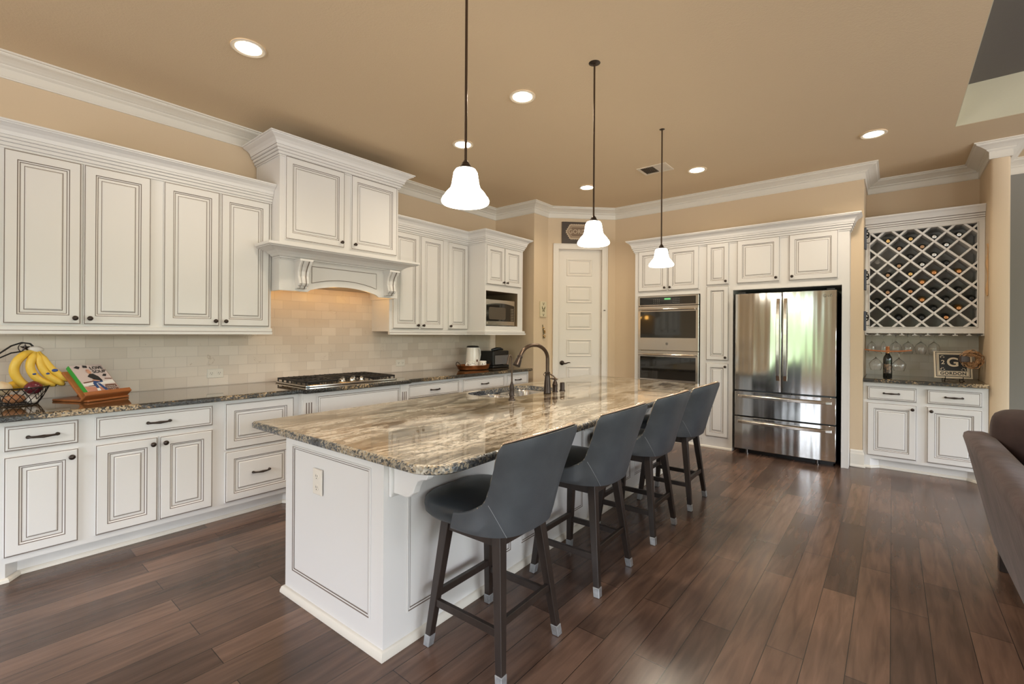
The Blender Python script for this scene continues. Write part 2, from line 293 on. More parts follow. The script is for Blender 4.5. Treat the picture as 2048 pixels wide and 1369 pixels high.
# ------------------------------------------------------------------ mesh helpers
class MB:
    def __init__(s): s.v = []; s.f = []; s.m = []; s.T = None
    def add(s, pts):
        i = len(s.v)
        for p in pts:
            p = Vector(p)
            s.v.append(s.T @ p if s.T is not None else p)
        return i
    def face(s, idx, m=0): s.f.append(tuple(idx)); s.m.append(m)
    def poly(s, pts, m=0):
        i = s.add(pts); s.face(range(i, i+len(pts)), m)
    def box(s, x0, y0, z0, x1, y1, z1, m=0):
        i = s.add([(x0, y0, z0), (x1, y0, z0), (x1, y1, z0), (x0, y1, z0), (x0, y0, z1), (x1, y0, z1), (x1, y1, z1), (x0, y1, z1)])
        for q in ((3, 2, 1, 0), (4, 5, 6, 7), (0, 1, 5, 4), (1, 2, 6, 5), (2, 3, 7, 6), (3, 0, 4, 7)): s.face([i+k for k in q], m)
        return s
    def loft(s, loops, m=0, closed=True, cap0=False, cap1=False, ms=None):
        n = len(loops[0]); ids = [s.add(l) for l in loops]
        for k in range(len(loops)-1):
            mm = ms[k] if ms else m
            for j in range(n if closed else n-1):
                a, b = ids[k]+j, ids[k]+(j+1) % n
                c, d = ids[k+1]+(j+1) % n, ids[k+1]+j
                s.face((a, b, c, d), mm)
        if cap0: s.face([ids[0]+j for j in reversed(range(n))], ms[0] if ms else m)
        if cap1: s.face([ids[-1]+j for j in range(n)], ms[-1] if ms else m)
        return s
    def lathe(s, prof, c=(0, 0, 0), n=20, m=0, axis='z', cap0=False, cap1=False, ms=None):
        loops = []
        for r, h in prof:
            l = []
            for k in range(n):
                a = 2*pi*k/n; x, y = r*cos(a), r*sin(a)
                l.append({'z': (c[0]+x, c[1]+y, c[2]+h), '-y': (c[0]+x, c[1]-h, c[2]+y), 'x': (c[0]+h, c[1]+x, c[2]+y)}[axis])
            loops.append(l)
        return s.loft(loops, m, True, cap0, cap1, ms)
    def tube(s, pts, r, n=8, m=0, flat=1.0):
        pts = [Vector(p) for p in pts]; loops = []; prev = None
        for i, p in enumerate(pts):
            t = (pts[min(i+1, len(pts)-1)] - pts[max(i-1, 0)]).normalized()
            if prev is None:
                u = t.cross(Vector((0, 0, 1)) if abs(t.z) < .9 else Vector((1, 0, 0))).normalized()
            else:
                u = (prev - t*prev.dot(t)).normalized()
            prev = u; w = t.cross(u)
            rr = r[i] if isinstance(r, (list, tuple)) else r
            loops.append([p + u*rr*cos(2*pi*k/n) + w*rr*flat*sin(2*pi*k/n) for k in range(n)])
        return s.loft(loops, m, True, True, True)
    def ball(s, c, rx, ry=None, rz=None, n=16, k=10, m=0):
        ry = ry or rx; rz = rz or rx
        loops = [[(c[0]+rx*sin(pi*(i+.02)/(k+.04))*cos(2*pi*j/n), c[1]+ry*sin(pi*(i+.02)/(k+.04))*sin(2*pi*j/n), c[2]-rz*cos(pi*(i+.02)/(k+.04))) for j in range(n)] for i in range(k+1)]
        return s.loft(loops, m, True, True, True)
    def prism(s, poly, axis, a, b, m=0):
        def P(p, h): return {'x': (h, p[0], p[1]), 'y': (p[0], h, p[1]), 'z': (p[0], p[1], h)}[axis]
        l0 = [P(p, a) for p in poly]; l1 = [P(p, b) for p in poly]
        return s.loft([l0, l1], m, True, True, True)
    def sweep(s, path, prof, m=0, ms=None, closed=False):
        """profile (out, z) swept along a plan path, out = to the right of travel"""
        n = len(path); loops = []
        for i, p in enumerate(path):
            p = Vector(p)
            def nrm(a, b): d = (Vector(b)-Vector(a)).normalized(); return Vector((d.y, -d.x))
            if closed: n0, n1 = nrm(path[i-1], path[i]), nrm(path[i], path[(i+1) % n])
            else:
                n0 = nrm(path[i-1], path[i]) if i else nrm(path[0], path[1])
                n1 = nrm(path[i], path[i+1]) if i < n-1 else n0
            mi = (n0+n1); mi = mi / max(.2, (1+n0.dot(n1)))
            loops.append([(p.x+mi.x*o, p.y+mi.y*o, z) for o, z in prof])
        ids = [s.add(l) for l in loops]; k = len(prof)
        for i in range(n if closed else n-1):
            a, b = ids[i], ids[(i+1) % n]
            for j in range(k):
                j2 = (j+1) % k
                s.face((a+j, a+j2, b+j2, b+j), ms[j] if ms else m)
        if not closed:
            s.face([ids[0]+j for j in reversed(range(k))], m); s.face([ids[-1]+j for j in range(k)], m)
        return s
    def obj(s, name, mats, parent=None, smooth=False, bev=0, angle=38, seg=1, sub=0):
        me = bpy.data.meshes.new(name); me.from_pydata([tuple(p) for p in s.v], [], s.f)
        mats = mats if isinstance(mats, (list, tuple)) else [mats]
        for x in mats: me.materials.append(x)
        for p, i in zip(me.polygons, s.m): p.material_index = min(i, len(mats)-1)
        b = bmesh.new(); b.from_mesh(me); bmesh.ops.recalc_face_normals(b, faces=b.faces); b.to_mesh(me); b.free()
        if smooth:
            me.polygons.foreach_set('use_smooth', [True]*len(me.polygons)); me.set_sharp_from_angle(angle=radians(angle))
        o = bpy.data.objects.new(name, me); C.objects.link(o)
        if parent is not None: o.parent = parent
        if bev:
            md = o.modifiers.new('edge', 'BEVEL'); md.width = bev; md.segments = seg; md.limit_method = 'ANGLE'; md.angle_limit = radians(35)
        if sub:
            md = o.modifiers.new('round', 'SUBSURF'); md.levels = sub; md.render_levels = sub
        return o

def thing(name, label, cat, loc=(0, 0, 0), rz=0, group=None):
    o = bpy.data.objects.new(name, None); C.objects.link(o); o.empty_display_size = .1
    o.location = loc; o.rotation_euler = (0, 0, rz); tag(o, label, cat, group)
    return o
def tag(o, label, cat, group=None):
    o['label'] = label; o['category'] = cat
    if group: o['group'] = group
    return o
def struct(o): o['kind'] = 'structure'; return o
def kids(o): return [c for c in list(bpy.data.objects) if c.parent == o]
def dup(root, loc, rz=None, label=None):
    r = root.copy(); C.objects.link(r); r.location = loc
    if rz is not None: r.rotation_euler = (0, 0, rz)
    if label: r['label'] = label
    for c in kids(root):
        k = c.copy(); C.objects.link(k); k.parent = r
        for g in kids(c):
            h = g.copy(); C.objects.link(h); h.parent = k
    return r
def text_mesh(txt, size, depth=.001, bold=0, space=1.0):
    cu = bpy.data.curves.new('lettering', 'FONT'); cu.body = txt; cu.size = size; cu.align_x = 'CENTER'; cu.align_y = 'CENTER'
    cu.extrude = depth; cu.offset = bold; cu.resolution_u = 6; cu.space_character = space
    o = bpy.data.objects.new('lettering', cu); C.objects.link(o)
    bpy.context.view_layer.update()
    me = bpy.data.meshes.new_from_object(o.evaluated_get(bpy.context.evaluated_depsgraph_get()))
    bpy.data.objects.remove(o); bpy.data.curves.remove(cu)
    return me
def lettering(name, txt, size, material, parent, matrix, depth=.001, bold=0, space=1.0):
    me = text_mesh(txt, size, depth, bold, space); me.transform(matrix); me.materials.clear(); me.materials.append(material)
    o = bpy.data.objects.new(name, me); C.objects.link(o); o.parent = parent
    return o
FACE_FRONT = Matrix.Rotation(radians(90), 4, 'X')      # text that faces -y, upright

# ------------------------------------------------------------------ setting
CEIL_Z = 3.14
XW, YR, NY = -4.438, 6.03, 6.75
def wallbox(name, *boxes, m=WALL):
    b = MB()
    for q in boxes: b.box(*q)
    return struct(b.obj(name, m))
struct(MB().box(-4.6, -3.4, -.12, 6.2, 7.0, 0).obj('floor', FLOOR))
tz = 3.47
TX0, TX1, TY0, TY1 = .40, 5.5, -2.6, 5.38
b = MB()
b.box(-4.6, -3.4, CEIL_Z, TX0, 7, CEIL_Z+.45); b.box(TX1, -3.4, CEIL_Z, 6.2, 7, CEIL_Z+.45)
b.box(TX0, -3.4, CEIL_Z, TX1, TY0, CEIL_Z+.45); b.box(TX0, TY1, CEIL_Z, TX1, 7, CEIL_Z+.45)
struct(b.obj('ceiling', CEIL))
b = MB(); e = .004
b.box(TX0, TY0, tz, TX1, TY1, tz+.12, 1)
b.box(TX0, TY1-e, CEIL_Z+.001, TX1, TY1, tz); b.box(TX0, TY0, CEIL_Z+.001, TX1, TY0+e, tz); b.box(TX1-e, TY0, CEIL_Z+.001, TX1, TY1, tz); b.box(TX0, TY0, CEIL_Z+.001, TX0+e, TY1, tz)
struct(b.obj('ceiling_tray', [TRAYM, TRAY_DARK]))
wallbox('wall_left', (XW-.14, -3.4, 0, XW, 5.15, CEIL_Z+.2))
wallbox('wall_return', (XW, 5.01, 0, -3.745, 5.34, CEIL_Z+.2), (XW-.14, 5.15, 0, XW, 5.34, CEIL_Z+.2))
# pantry wall at 45 degrees, in its own frame: x along the wall
dA, dB = Vector((-3.745, 5.34)), Vector((-3.06, 6.03)); dl = (dB-dA).length; da = math.atan2((dB-dA).y, (dB-dA).x)
DX0, DX1, DZ = .141, .785, 2.575
b = MB(); b.box(0, 0, 0, DX0, .14, CEIL_Z+.2); b.box(DX1, 0, 0, dl, .14, CEIL_Z+.2); b.box(DX0, 0, DZ, DX1, .14, CEIL_Z+.2)
o = struct(b.obj('wall_pantry', WALL)); o.location = (dA.x, dA.y, 0); o.rotation_euler = (0, 0, da)
for q in ((-3.06, YR, 0, -2.687, 6.9, CEIL_Z+.2), (-2.687, YR, 2.502, -.342, 6.9, CEIL_Z+.2), (-.342, YR, 0, -.235, 6.9, CEIL_Z+.2),
          (-2.687, 6.72, 0, -.342, 6.9, 2.502), (-.235, NY, 0, .69, 6.9, CEIL_Z+.2), (-3.4, 6.1, 0, -3.06, 6.9, CEIL_Z+.2)): wallbox('wall_far', q)
b = MB()
r = .03; pts = [(.69, 6.9), (.69, YR+.03+r)] + [(.69+r-r*cos(a), YR+.03+r-r*sin(a)) for a in (.4, .8, 1.2)] + [(.82-r+r*sin(a), YR+.03+r-r*cos(a)) for a in (.4, .8, 1.2)] + [(.82, YR+.03+r), (.82, 6.9)]
b.prism(pts, 'z', 0, CEIL_Z+.2); struct(b.obj('wall_pillar', WALL, smooth=True, angle=40))
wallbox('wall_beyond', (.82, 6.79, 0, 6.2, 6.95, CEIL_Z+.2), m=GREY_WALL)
def window_wall(name, axis, pos, lo, hi, wins):
    b = MB(); cuts = sorted(wins); x = lo
    def bx(a0, a1, z0, z1):
        if axis == 'y': b.box(a0, pos-.14, z0, a1, pos, z1)
        else: b.box(pos, a0, z0, pos+.14, a1, z1)
    for (a, c, z0, z1) in cuts:
        bx(x, a, 0, CEIL_Z+.2); bx(a, c, 0, z0); bx(a, c, z1, CEIL_Z+.2); x = c
    bx(x, hi, 0, CEIL_Z+.2)
    struct(b.obj(name, WALL))
    for i, (a, c, z0, z1) in enumerate(cuts):
        f = MB()
        def fb(a0, a1, y0, y1):
            if axis == 'y': f.box(a0, pos-.09, y0, a1, pos-.03, y1)
            else: f.box(pos+.03, a0, y0, pos+.09, a1, y1)
        w = .05
        fb(a, a+w, z0, z1); fb(c-w, c, z0, z1); fb(a, c, z0, z0+w); fb(a, c, z1-w, z1); fb((a+c)/2-.02, (a+c)/2+.02, z0, z1); fb(a, c, z0+(z1-z0)*.5-.015, z0+(z1-z0)*.5+.015)
        window_wall.n += 1
        struct(f.obj('window_%d' % window_wall.n, TRIM))
window_wall.n = 0
window_wall('wall_back', 'y', BACK_Y, -4.6, 6.2, BACK_WINDOWS)
window_wall('wall_right', 'x', RIGHT_X, -3.4, 7.0, SIDE_FILL_WINDOWS)  # unseen side openings, put in to let fill light reach the left wall

# crown moulding of the room
z = CEIL_Z
CROWN = [(0, z-.14), (.010, z-.14), (.014, z-.132), (.012, z-.126), (.012, z-.078), (.022, z-.072), (.030, z-.066), (.030, z-.058), (.040, z-.054), (.052, z-.046),
         (.075, z-.034), (.098, z-.026), (.106, z-.018), (.106, z-.013), (.120, z-.010), (.120, z), (0, z)]
ROOMPATH = [(XW, BACK_Y), (XW, 5.01), (-3.745, 5.01), (-3.745, 5.34), (-3.06, YR), (-.235, YR), (-.235, NY), (.69, NY), (.69, YR+.03), (.82, YR+.03), (.82, 6.79), (RIGHT_X, 6.79)]
struct(MB().sweep(ROOMPATH, CROWN).obj('trim_1', TRIM))
BASE = [(0, .002), (.026, .002), (.026, .012), (.018, .024), (.015, .03), (.015, .135), (.009, .15), (.007, .17), (0, .178)]
struct(MB().sweep([(-.338, YR), (-.235, YR), (-.235, YR+.045)], BASE).obj('baseboard_far', TRIM))
struct(MB().sweep([(.69, YR+.031), (.82, YR+.03), (.82, 6.79), (RIGHT_X, 6.79)], BASE).obj('baseboard_right', TRIM))
# backsplash tile
struct(MB().box(XW+.001, -.30, .915, XW+.012, 5.005, 1.84).obj('wall_tile', TILE_Y))
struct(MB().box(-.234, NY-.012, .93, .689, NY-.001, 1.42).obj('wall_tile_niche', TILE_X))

# pantry door in the diagonal wall
dr = bpy.data.objects.new('door_1', None); C.objects.link(dr); dr['kind'] = 'structure'; dr.location = (dA.x, dA.y, 0); dr.rotation_euler = (0, 0, da)
b = MB()
def door_panels():
    x0, x1, z0, z1 = DX0+.004, DX1-.004, .01, DZ-.006; px0, px1 = .277, .640
    zs = [(2.195, 2.43), (1.815, 2.052), (1.433, 1.67), (1.052, 1.289), (.67, .907), (.288, .525)]
    y = .03
    b.box(x0, y+.002, z0, x1, y+.045, z1)
    edges = [z1]
    for (a, c) in zs: edges += [c, a]
    edges.append(z0)
    for k in range(0, len(edges), 2): b.poly([(px0, y, edges[k+1]), (px1, y, edges[k+1]), (px1, y, edges[k]), (px0, y, edges[k])])
    b.poly([(x0, y, z0), (px0, y, z0), (px0, y, z1), (x0, y, z1)]); b.poly([(px1, y, z0), (x1, y, z0), (x1, y, z1), (px1, y, z1)])
    b.box(x0, y, z0, x0+.002, y+.01, z1); b.box(x1-.002, y, z0, x1, y+.01, z1); b.box(x0, y, z1-.002, x1, y+.01, z1)
    for (a, c) in zs:
        def lp(i, d): return [(px0+i, y+d, a+i), (px1-i, y+d, a+i), (px1-i, y+d, c-i), (px0+i, y+d, c-i)]
        b.loft([lp(0, 0), lp(.006, .0), lp(.014, .001), lp(.02, .0019)], 0)
    return zs
zs = door_panels()
# recessed fields sit in front of the slab: raise stiles so panels read as sunk
o = b.obj('door_slab', DOORW, dr)
b = MB()
for (a, c) in zs:
    px0, px1 = .277, .640
    def lp(i, d): return [(px0+i, .03-d, a+i), (px1-i, .03-d, a+i), (px1-i, .03-d, c-i), (px0+i, .03-d, c-i)]
    b.loft([lp(-.003, 0), lp(0, .007), lp(.006, .009), lp(.012, .006), lp(.020, .0015), lp(.026, .001)], 0)
    b.loft([lp(.030, .0005), lp(.044, .006), lp(.048, .0065)], 0, cap1=True)
b.obj('door_panel_molding', DOORW, dr)
b = MB(); yy = -.018
for (a0, a1, z0, z1) in ((.071, .150, 0, 2.642), (.776, .858, 0, 2.642)):
    b.box(a0, yy, z0, a1, 0, z1); b.box(a0 if a0 < .5 else a1-.014, yy-.008, z0, a0+.014 if a0 < .5 else a1, yy, z1)
b.box(.150, yy, 2.566, .776, 0, 2.642); b.box(.071, yy-.008, 2.628, .858, yy, 2.642)
b.box(DX0, .001, 0, DX0+.003, .10, DZ); b.box(DX1-.003, .001, 0, DX1, .10, DZ)
b.obj('door_frame', DOORW, dr, bev=.003)
b = MB()
b.lathe([(.031, 0), (.033, .006), (.028, .012), (.014, .016), (.011, .05), (0.001, .052)], (.214, .03, .958), 20, 0, '-y', cap0=True)
b.tube([(.214, -.018, .958), (.235, -.020, .950), (.262, -.02, .952), (.285, -.02, .962), (.308, -.02, .966), (.325, -.02, .960)], [.010, .010, .009, .008, .007, .004], 8)
b.obj('door_handle', BRONZE, dr, smooth=True)
for hz in (2.31, 1.64, .98):
    b = MB(); b.lathe([(.006, -.045), (.006, .045)], (.789, .024, hz), 8, 0, 'z', True, True); b.box(.781, .026, hz-.043, .800, .030, hz+.043)
    b.obj('hinge', BRONZE_HI, dr)
b = MB(); b.box(.80, -.028, 1.70, .825, -.017, 1.712); b.lathe([(.007, 0), (.007, .02)], (.789, .01, 1.706), 8, 0, '-y', True, True); b.obj('door_latch', BRONZE, dr)

# ------------------------------------------------------------------ cabinet pieces
def rect(x0, x1, z0, z1, i, y): return [(x0+i, y, z0+i), (x1-i, y, z0+i), (x1-i, y, z1-i), (x0+i, y, z1-i)]
def front(parent, name, x0, x1, z0, z1, raised=True):
    w = min(x1-x0, z1-z0); st = min(.056, w*.20); k = min(1, w/.30)
    if raised:
        P = [(0, 0, 0), (0, -.012, 0), (.003, -.0155, 0), (.0068, -.0158, 1), (.0105, -.020, 0), (st, -.020, 0), (st+.0042, -.0165, 1), (st+.011*k, -.0135, 0),
             (st+.011*k+.0038, -.0105, 1), (st+.030*k, -.0125, 0), (st+.030*k+.0036, -.0125, 1), (st+.030*k+.009, -.0172, 0)]
    else:
        P = [(0, 0, 0), (0, -.012, 0), (.003, -.0155, 0), (.0068, -.0158, 1), (.0105, -.020, 0), (.0165, -.020, 0), (.0200, -.0183, 1), (.0235, -.020, 0)]
    b = MB(); loops = [rect(x0, x1, z0, z1, i, y) for i, y, _ in P]
    b.loft(loops, ms=[m for _, _, m in P[1:]]); n = len(b.v); b.face([n-4, n-3, n-2, n-1], 0)
    return b.obj(name, [PAINT, GLAZE], parent)
def knob(parent, x, z, name='knob', y=-.020):
    b = MB(); b.lathe([(.010, 0), (.008, .004), (.0055, .008), (.0055, .014), (.013, .018), (.0155, .022), (.0145, .027), (.009, .030), (.001, .031)], (x, y, z), 14, 0, '-y', cap0=True)
    b.obj(name, BRONZE, parent, smooth=True, angle=60)
def pull(parent, x, z, L=.125, y=-.020):
    b = MB(); h = L/2
    pts = [(-h, 0), (-h*.92, .006), (-h*.75, .018), (-h*.45, .025), (0, .028), (h*.45, .025), (h*.75, .018), (h*.92, .006), (h, 0)]
    b.tube([(x+p, y-q-.004, z) for p, q in pts], [.0085, .0080, .0058, .0062, .0092, .0062, .0058, .0080, .0085], 8)
    for s in (-1, 1): b.lathe([(.010, 0), (.010, .004), (.006, .010)], (x+s*h*.93, y, z), 10, 0, '-y', cap0=True, cap1=True)
    b.obj('pull', BRONZE, parent, smooth=True, angle=60)
def cabinet(name, label, X, Y, rz, w, z0, z1, depth, fronts, group=None, toe=None, body=None, m=PAINT, cat='cabinet'):
    """face frame in the plane y=0 of the unit's own frame, x runs along the front"""
    t = thing(name, label, cat, (X, Y, 0), rz, group)
    b = MB()
    if body: body(b)
    else: b.box(0, 0, z0, w, depth, z1)
    if toe:
        x0, x1 = toe
        b.box(x0, .07, 0.001, x1, depth, z0)
    b.obj('body', [PAINT, GLAZE, BAYWOOD], t)
    for fr in fronts:
        o = front(t, fr[0], *fr[1:5], raised=fr[5])
        for h in fr[6:]:
            if h[0] == 'k': knob(o, h[1], h[2])
            else: pull(o, h[1], h[2])
    return t
R90 = pi/2
FX = -3.72            # base face frames
BD = .70
ZT = .876
def drawer_door(a, c, hinge_left, zd=(.711, .851), zp=(.135, .682)):
    kx = c-.032 if hinge_left else a+.032
    return [('drawer', a, c, *zd, False, ('p', (a+c)/2, sum(zd)/2)), ('door', a, c, *zp, True, ('k', kx, zp[1]-.045))]

# --- left wall base run (x of the unit = room Y - start)
y0 = -.30
cabinet('base_cabinet', 'cream base cabinet with one drawer over one door, under the fruit basket', FX, y0, R90, .822, .10, ZT, BD,
        drawer_door(.186-y0, .486-y0, True), 'base cabinets on the long wall', toe=(.51, .822),
        body=lambda b: (b.box(0, 0, .10, .822, BD, ZT), b.prism([(0, .0), (.495, .0), (.545, .07), (.545, BD), (0, BD)], 'z', .001, .10)))
y0 = .522
cabinet('base_cabinet', 'cream base cabinet with one wide drawer over a pair of doors, below the cookbook', FX, y0, R90, .70, .10, ZT, BD,
        [('drawer', .559-y0, 1.183-y0, .711, .851, False, ('p', .871-y0, .781)),
         ('door', .559-y0, .867-y0, .135, .682, True, ('k', .838-y0, .640)), ('door', .876-y0, 1.183-y0, .135, .682, True, ('k', .905-y0, .640))],
        'base cabinets on the long wall', toe=(0, .70))
y0 = 1.222
cabinet('base_cabinet', 'cream base cabinet of two deep panelled drawers beside the cooktop cabinet', FX, y0, R90, .578, .10, ZT, BD,
        [('drawer', 1.262-y0, 1.755-y0, .517, .851, True, ('p', 1.508-y0, .684)), ('drawer', 1.262-y0, 1.755-y0, .135, .502, True, ('p', 1.508-y0, .319))],
        'base cabinets on the long wall', toe=(0, .49),
        body=lambda b: (b.box(0, 0, .10, .578, BD, ZT), b.prism([(.578, .0), (.535, .0), (.485, .07), (.485, BD), (.578, BD)], 'z', .001, .10)))
y0 = 1.80
def cook_body(b):
    b.box(.0, -.055, .001, 1.06, BD, ZT)
t = cabinet('cooktop_cabinet', 'cream cooktop base cabinet stepping forward between two fluted pilasters', FX, y0, R90, 1.06, .10, ZT, BD, [], body=cook_body)
fo = front(t, 'panel', .125, .940, .66, .845, False); fo.location = (0, -.055, 0)
fo = front(t, 'door', .125, .530, .12, .64, True); fo.location = (0, -.055, 0); fo = front(t, 'door', .535, .940, .12, .64, True); fo.location = (0, -.055, 0)
for xx in (.008, .958):
    b = MB(); wq = .094
    b.box(xx, -.063, .001, xx+wq, -.0551, ZT-.002)
    b.box(xx-.004, -.070, .001, xx+wq+.004, -.0551, .14); b.box(xx-.002, -.068, .83, xx+wq+.002, -.0551, ZT-.002)
    for q in range(3):
        x1 = xx+.022+q*.021
        b.box(x1, -.0636, .17, x1+.009, -.0629, .80, 1)
    b.obj('pilaster', [PAINT, GLAZE], t)
for (y0, w, fr, lb) in ((2.86, .757, (2.885, 3.585), 'next to the cooktop cabinet'), (3.617, .77, (3.645, 4.358), 'under the copper tray'), (4.387, .48, (4.418, 4.833), 'narrow, under the coffee maker')):
    a, c = fr[0]-y0, fr[1]-y0
    cabinet('base_cabinet', 'cream base cabinet topped by one slim drawer, '+lb, FX, y0, R90, w, .10, ZT, BD, drawer_door(a, c, True), 'base cabinets on the long wall', toe=(0, w))
# shoe moulding along the run
shoe = MB().sweep([(-3.721, -.30), (-3.721, .20), (-3.791, .25), (-3.791, 1.705), (-3.721, 1.755), (-3.721, 1.795)], [(0, .001), (.018, .001), (.016, .016), (.008, .024), (0, .025)])
tag(shoe.obj('shoe_molding', TRIM), 'cream shoe moulding along the foot of the long base cabinet run', 'moulding')

# --- left wall counter
def offset_poly(poly, d):
    n = len(poly); out = []
    for i in range(n):
        p0, p1, p2 = Vector(poly[i-1]), Vector(poly[i]), Vector(poly[(i+1) % n])
        d0, d1 = (p1-p0).normalized(), (p2-p1).normalized(); n0, n1 = Vector((-d0.y, d0.x)), Vector((-d1.y, d1.x))
        mi = (n0+n1)/max(.25, 1+n0.dot(n1)); out.append((p1.x+mi.x*d, p1.y+mi.y*d))
    return out
def slab(poly, z0, z1, holes=(), e=.010):
    """counter-clockwise outline; edge strips use material 1"""
    b = MB(); prof = [(e*1.0, z0), (.001, z0+e*.55), (0, (z0+z1)/2), (.0015, z1-e*.65), (e*.55, z1-e*.12), (e*1.2, z1)]
    loops = [[(x, y, zz) for x, y in offset_poly(poly, o)] for o, zz in prof]
    b.loft(loops, 1)
    def cap(loop, hs, zz):
        pts = [Vector((x, y, 0)) for x, y in loop]; polys = [pts] + [[Vector((x, y, 0)) for x, y in h] for h in hs]
        flat = [p for q in polys for p in q]; i = b.add([(p.x, p.y, zz) for p in flat])
        for tri in geometry.tessellate_polygon(polys): b.face([i+k for k in tri], 0)
    cap(offset_poly(poly, prof[-1][0]), holes, z1); cap(offset_poly(poly, prof[0][0]), holes, z0)
    for h in holes: b.loft([[(x, y, z0) for x, y in h], [(x, y, z1) for x, y in h]], 1)
    return b
XC = -3.665
poly = [(XW+.013, -.30), (XC, -.30), (XC, 1.77), (XC+.012, 1.785), (XC+.06, 1.80), (XC+.06, 2.85), (XC+.012, 2.862), (XC, 2.877), (XC, 4.885), (XW+.013, 4.885)]
b = slab(poly, ZT+.001, .914)
tag(b.obj('countertop', [GRANITE_D, EDGE_D], smooth=True, angle=50), 'long dark brown granite countertop along the tiled wall', 'countertop')

# --- upper cabinets
FU = -4.11; UD = .315
ZU0, ZU1 = 1.385, 2.53
def pair(a, m0, m1, c, zb, zt, kz=.04, up=True):
    z_ = zb+kz if up else zt-kz
    return [('door', a, m0, zb, zt, True, ('k', m0-.03, z_)), ('door', m1, c, zb, zt, True, ('k', m1+.03, z_))]
y0 = .10
cabinet('upper_cabinet', 'cream two-door upper cabinet above the fruit basket and cookbook', FU, y0, R90, .848, ZU0, ZU1, UD, pair(.198-y0, .543-y0, .555-y0, .910-y0, 1.415, 2.465), 'upper cabinets')
y0 = .948
cabinet('upper_cabinet', 'cream two-door upper cabinet touching the hood, above the wall outlet', FU, y0, R90, .795, ZU0, ZU1, UD, pair(.985-y0, 1.346-y0, 1.358-y0, 1.725-y0, 1.415, 2.465), 'upper cabinets')
y0 = 2.95
cabinet('upper_cabinet', 'cream three-door upper cabinet between the hood and the microwave cabinet', FU, y0, R90, 1.172, ZU0, ZU1, UD,
        pair(2.985-y0, 3.342-y0, 3.361-y0, 3.699-y0, 1.415, 2.465) + [('door', 3.775-y0, 4.105-y0, 1.415, 2.465, True, ('k', 3.805-y0, 1.455))], 'upper cabinets')
y0 = 4.124; FM = -3.82; MD = .605
def micro_body(b):
    w = .736
    for q in ((.0172, .004, 1.462, .0185, MD-.021, 1.895), (.6305, .004, 1.462, .6318, MD-.021, 1.895), (.0172, .004, 1.8935, .6318, MD-.021, 1.8948), (.0172, MD-.0225, 1.462, .6318, MD-.0205, 1.895)): b.box(*q, 2)
    b.box(0, 0, 1.385, w, MD, 1.462); b.box(0, 0, 1.895, w, MD, 2.53); b.box(0, 0, 1.462, .017, MD, 1.895); b.box(.632, 0, 1.462, w, MD, 1.895); b.box(.017, MD-.02, 1.462, .632, MD, 1.895)
cabinet('microwave_cabinet', 'cream deep upper cabinet with two small doors over an open microwave bay', FM, y0, R90, .736, 0, 0, MD, pair(4.137-y0, 4.470-y0, 4.478-y0, 4.815-y0, 1.972, 2.455), body=micro_body)
def cab_crown(name, label, path, zt, m=TRIM, h=.15, p=.10):
    s = h/.15; q = p/.10
    P = [(0, zt-.15*s), (.008*q, zt-.15*s), (.008*q, zt-.138*s), (.0112*q, zt-.1375*s), (.018*q, zt-.134*s), (.018*q, zt-.116*s), (.0212*q, zt-.1155*s), (.028*q, zt-.112*s), (.028*q, zt-.096*s), (.0312*q, zt-.0955*s), (.038*q, zt-.092*s), (.038*q, zt-.078*s),
         (.0412*q, zt-.0775*s), (.047*q, zt-.055*s), (.062*q, zt-.036*s), (.084*q, zt-.022*s), (.092*q, zt-.019*s), (.092*q, zt-.014*s), (.100*q, zt-.010*s), (.100*q, zt), (0, zt)]
    ms = [0]*len(P); ms[2] = ms[5] = ms[8] = ms[11] = 1
    return tag(MB().sweep(path, P, ms=ms).obj(name, [PAINT, GLAZE]), label, 'moulding')
cab_crown('cabinet_crown', 'cream stepped crown on the two upper cabinets before the hood', [(FU, .10), (FU, 1.744)], 2.617)
cab_crown('cabinet_crown', 'cream stepped crown wrapping the upper cabinet and microwave cabinet', [(FU, 2.952), (FU, 4.124), (FM, 4.124), (FM, 4.860), (-4.42, 4.860)], 2.617)
RAIL = [(0, 1.352), (.030, 1.352), (.030, 1.372), (.022, 1.376), (.022, 1.398), (.016, 1.402), (0, 1.403)]
RM = [0, 0, 1, 0, 0, 0, 0]
tag(MB().sweep([(FU-.02, .10), (FU-.02, 1.744)], [(o+.02, q) for o, q in RAIL], ms=RM).obj('light_rail', [PAINT, GLAZE]), 'cream light rail under the two upper cabinets before the hood', 'moulding')
tag(MB().sweep([(FU-.02, 2.952), (FU-.02, 4.124), (FM, 4.124), (FM, 4.862), (-4.42, 4.862)], [(o, q) for o, q in RAIL], ms=RM).obj('light_rail', [PAINT, GLAZE]), 'cream light rail running under the microwave cabinet', 'moulding')

# --- hood
y0 = 1.746; FH = -3.96; HW = 1.198; HD = .465
t = thing('range_hood', 'tall cream wooden hood cabinet over the cooktop with carved corbels and arched apron', 'range hood', (FH, y0, 0), R90)
b = MB(); b.box(0, 0, 2.02, HW, HD, 2.92); b.box(0, .02, 1.725, .02, HD, 2.02); b.box(HW-.02, .02, 1.725, HW, HD, 2.02)
b.obj('body', [PAINT, GLAZE], t)
ax0, ax1 = 1.99-y0+.0, 2.715-y0
def arch_z(x):
    if x <= ax0 or x >= ax1: return 1.725
    u = (x-ax0)/(ax1-ax0); base = 1.725+.012*min(1, u/.02, (1-u)/.02)
    return base + .055*(1-(2*u-1)**2)
b = MB(); xs = [0] + [ax0+(ax1-ax0)*k/28 for k in range(29)] + [HW]
top = [(x, 0, 2.02) for x in xs]; bot = [(x, 0, arch_z(x)) for x in xs]
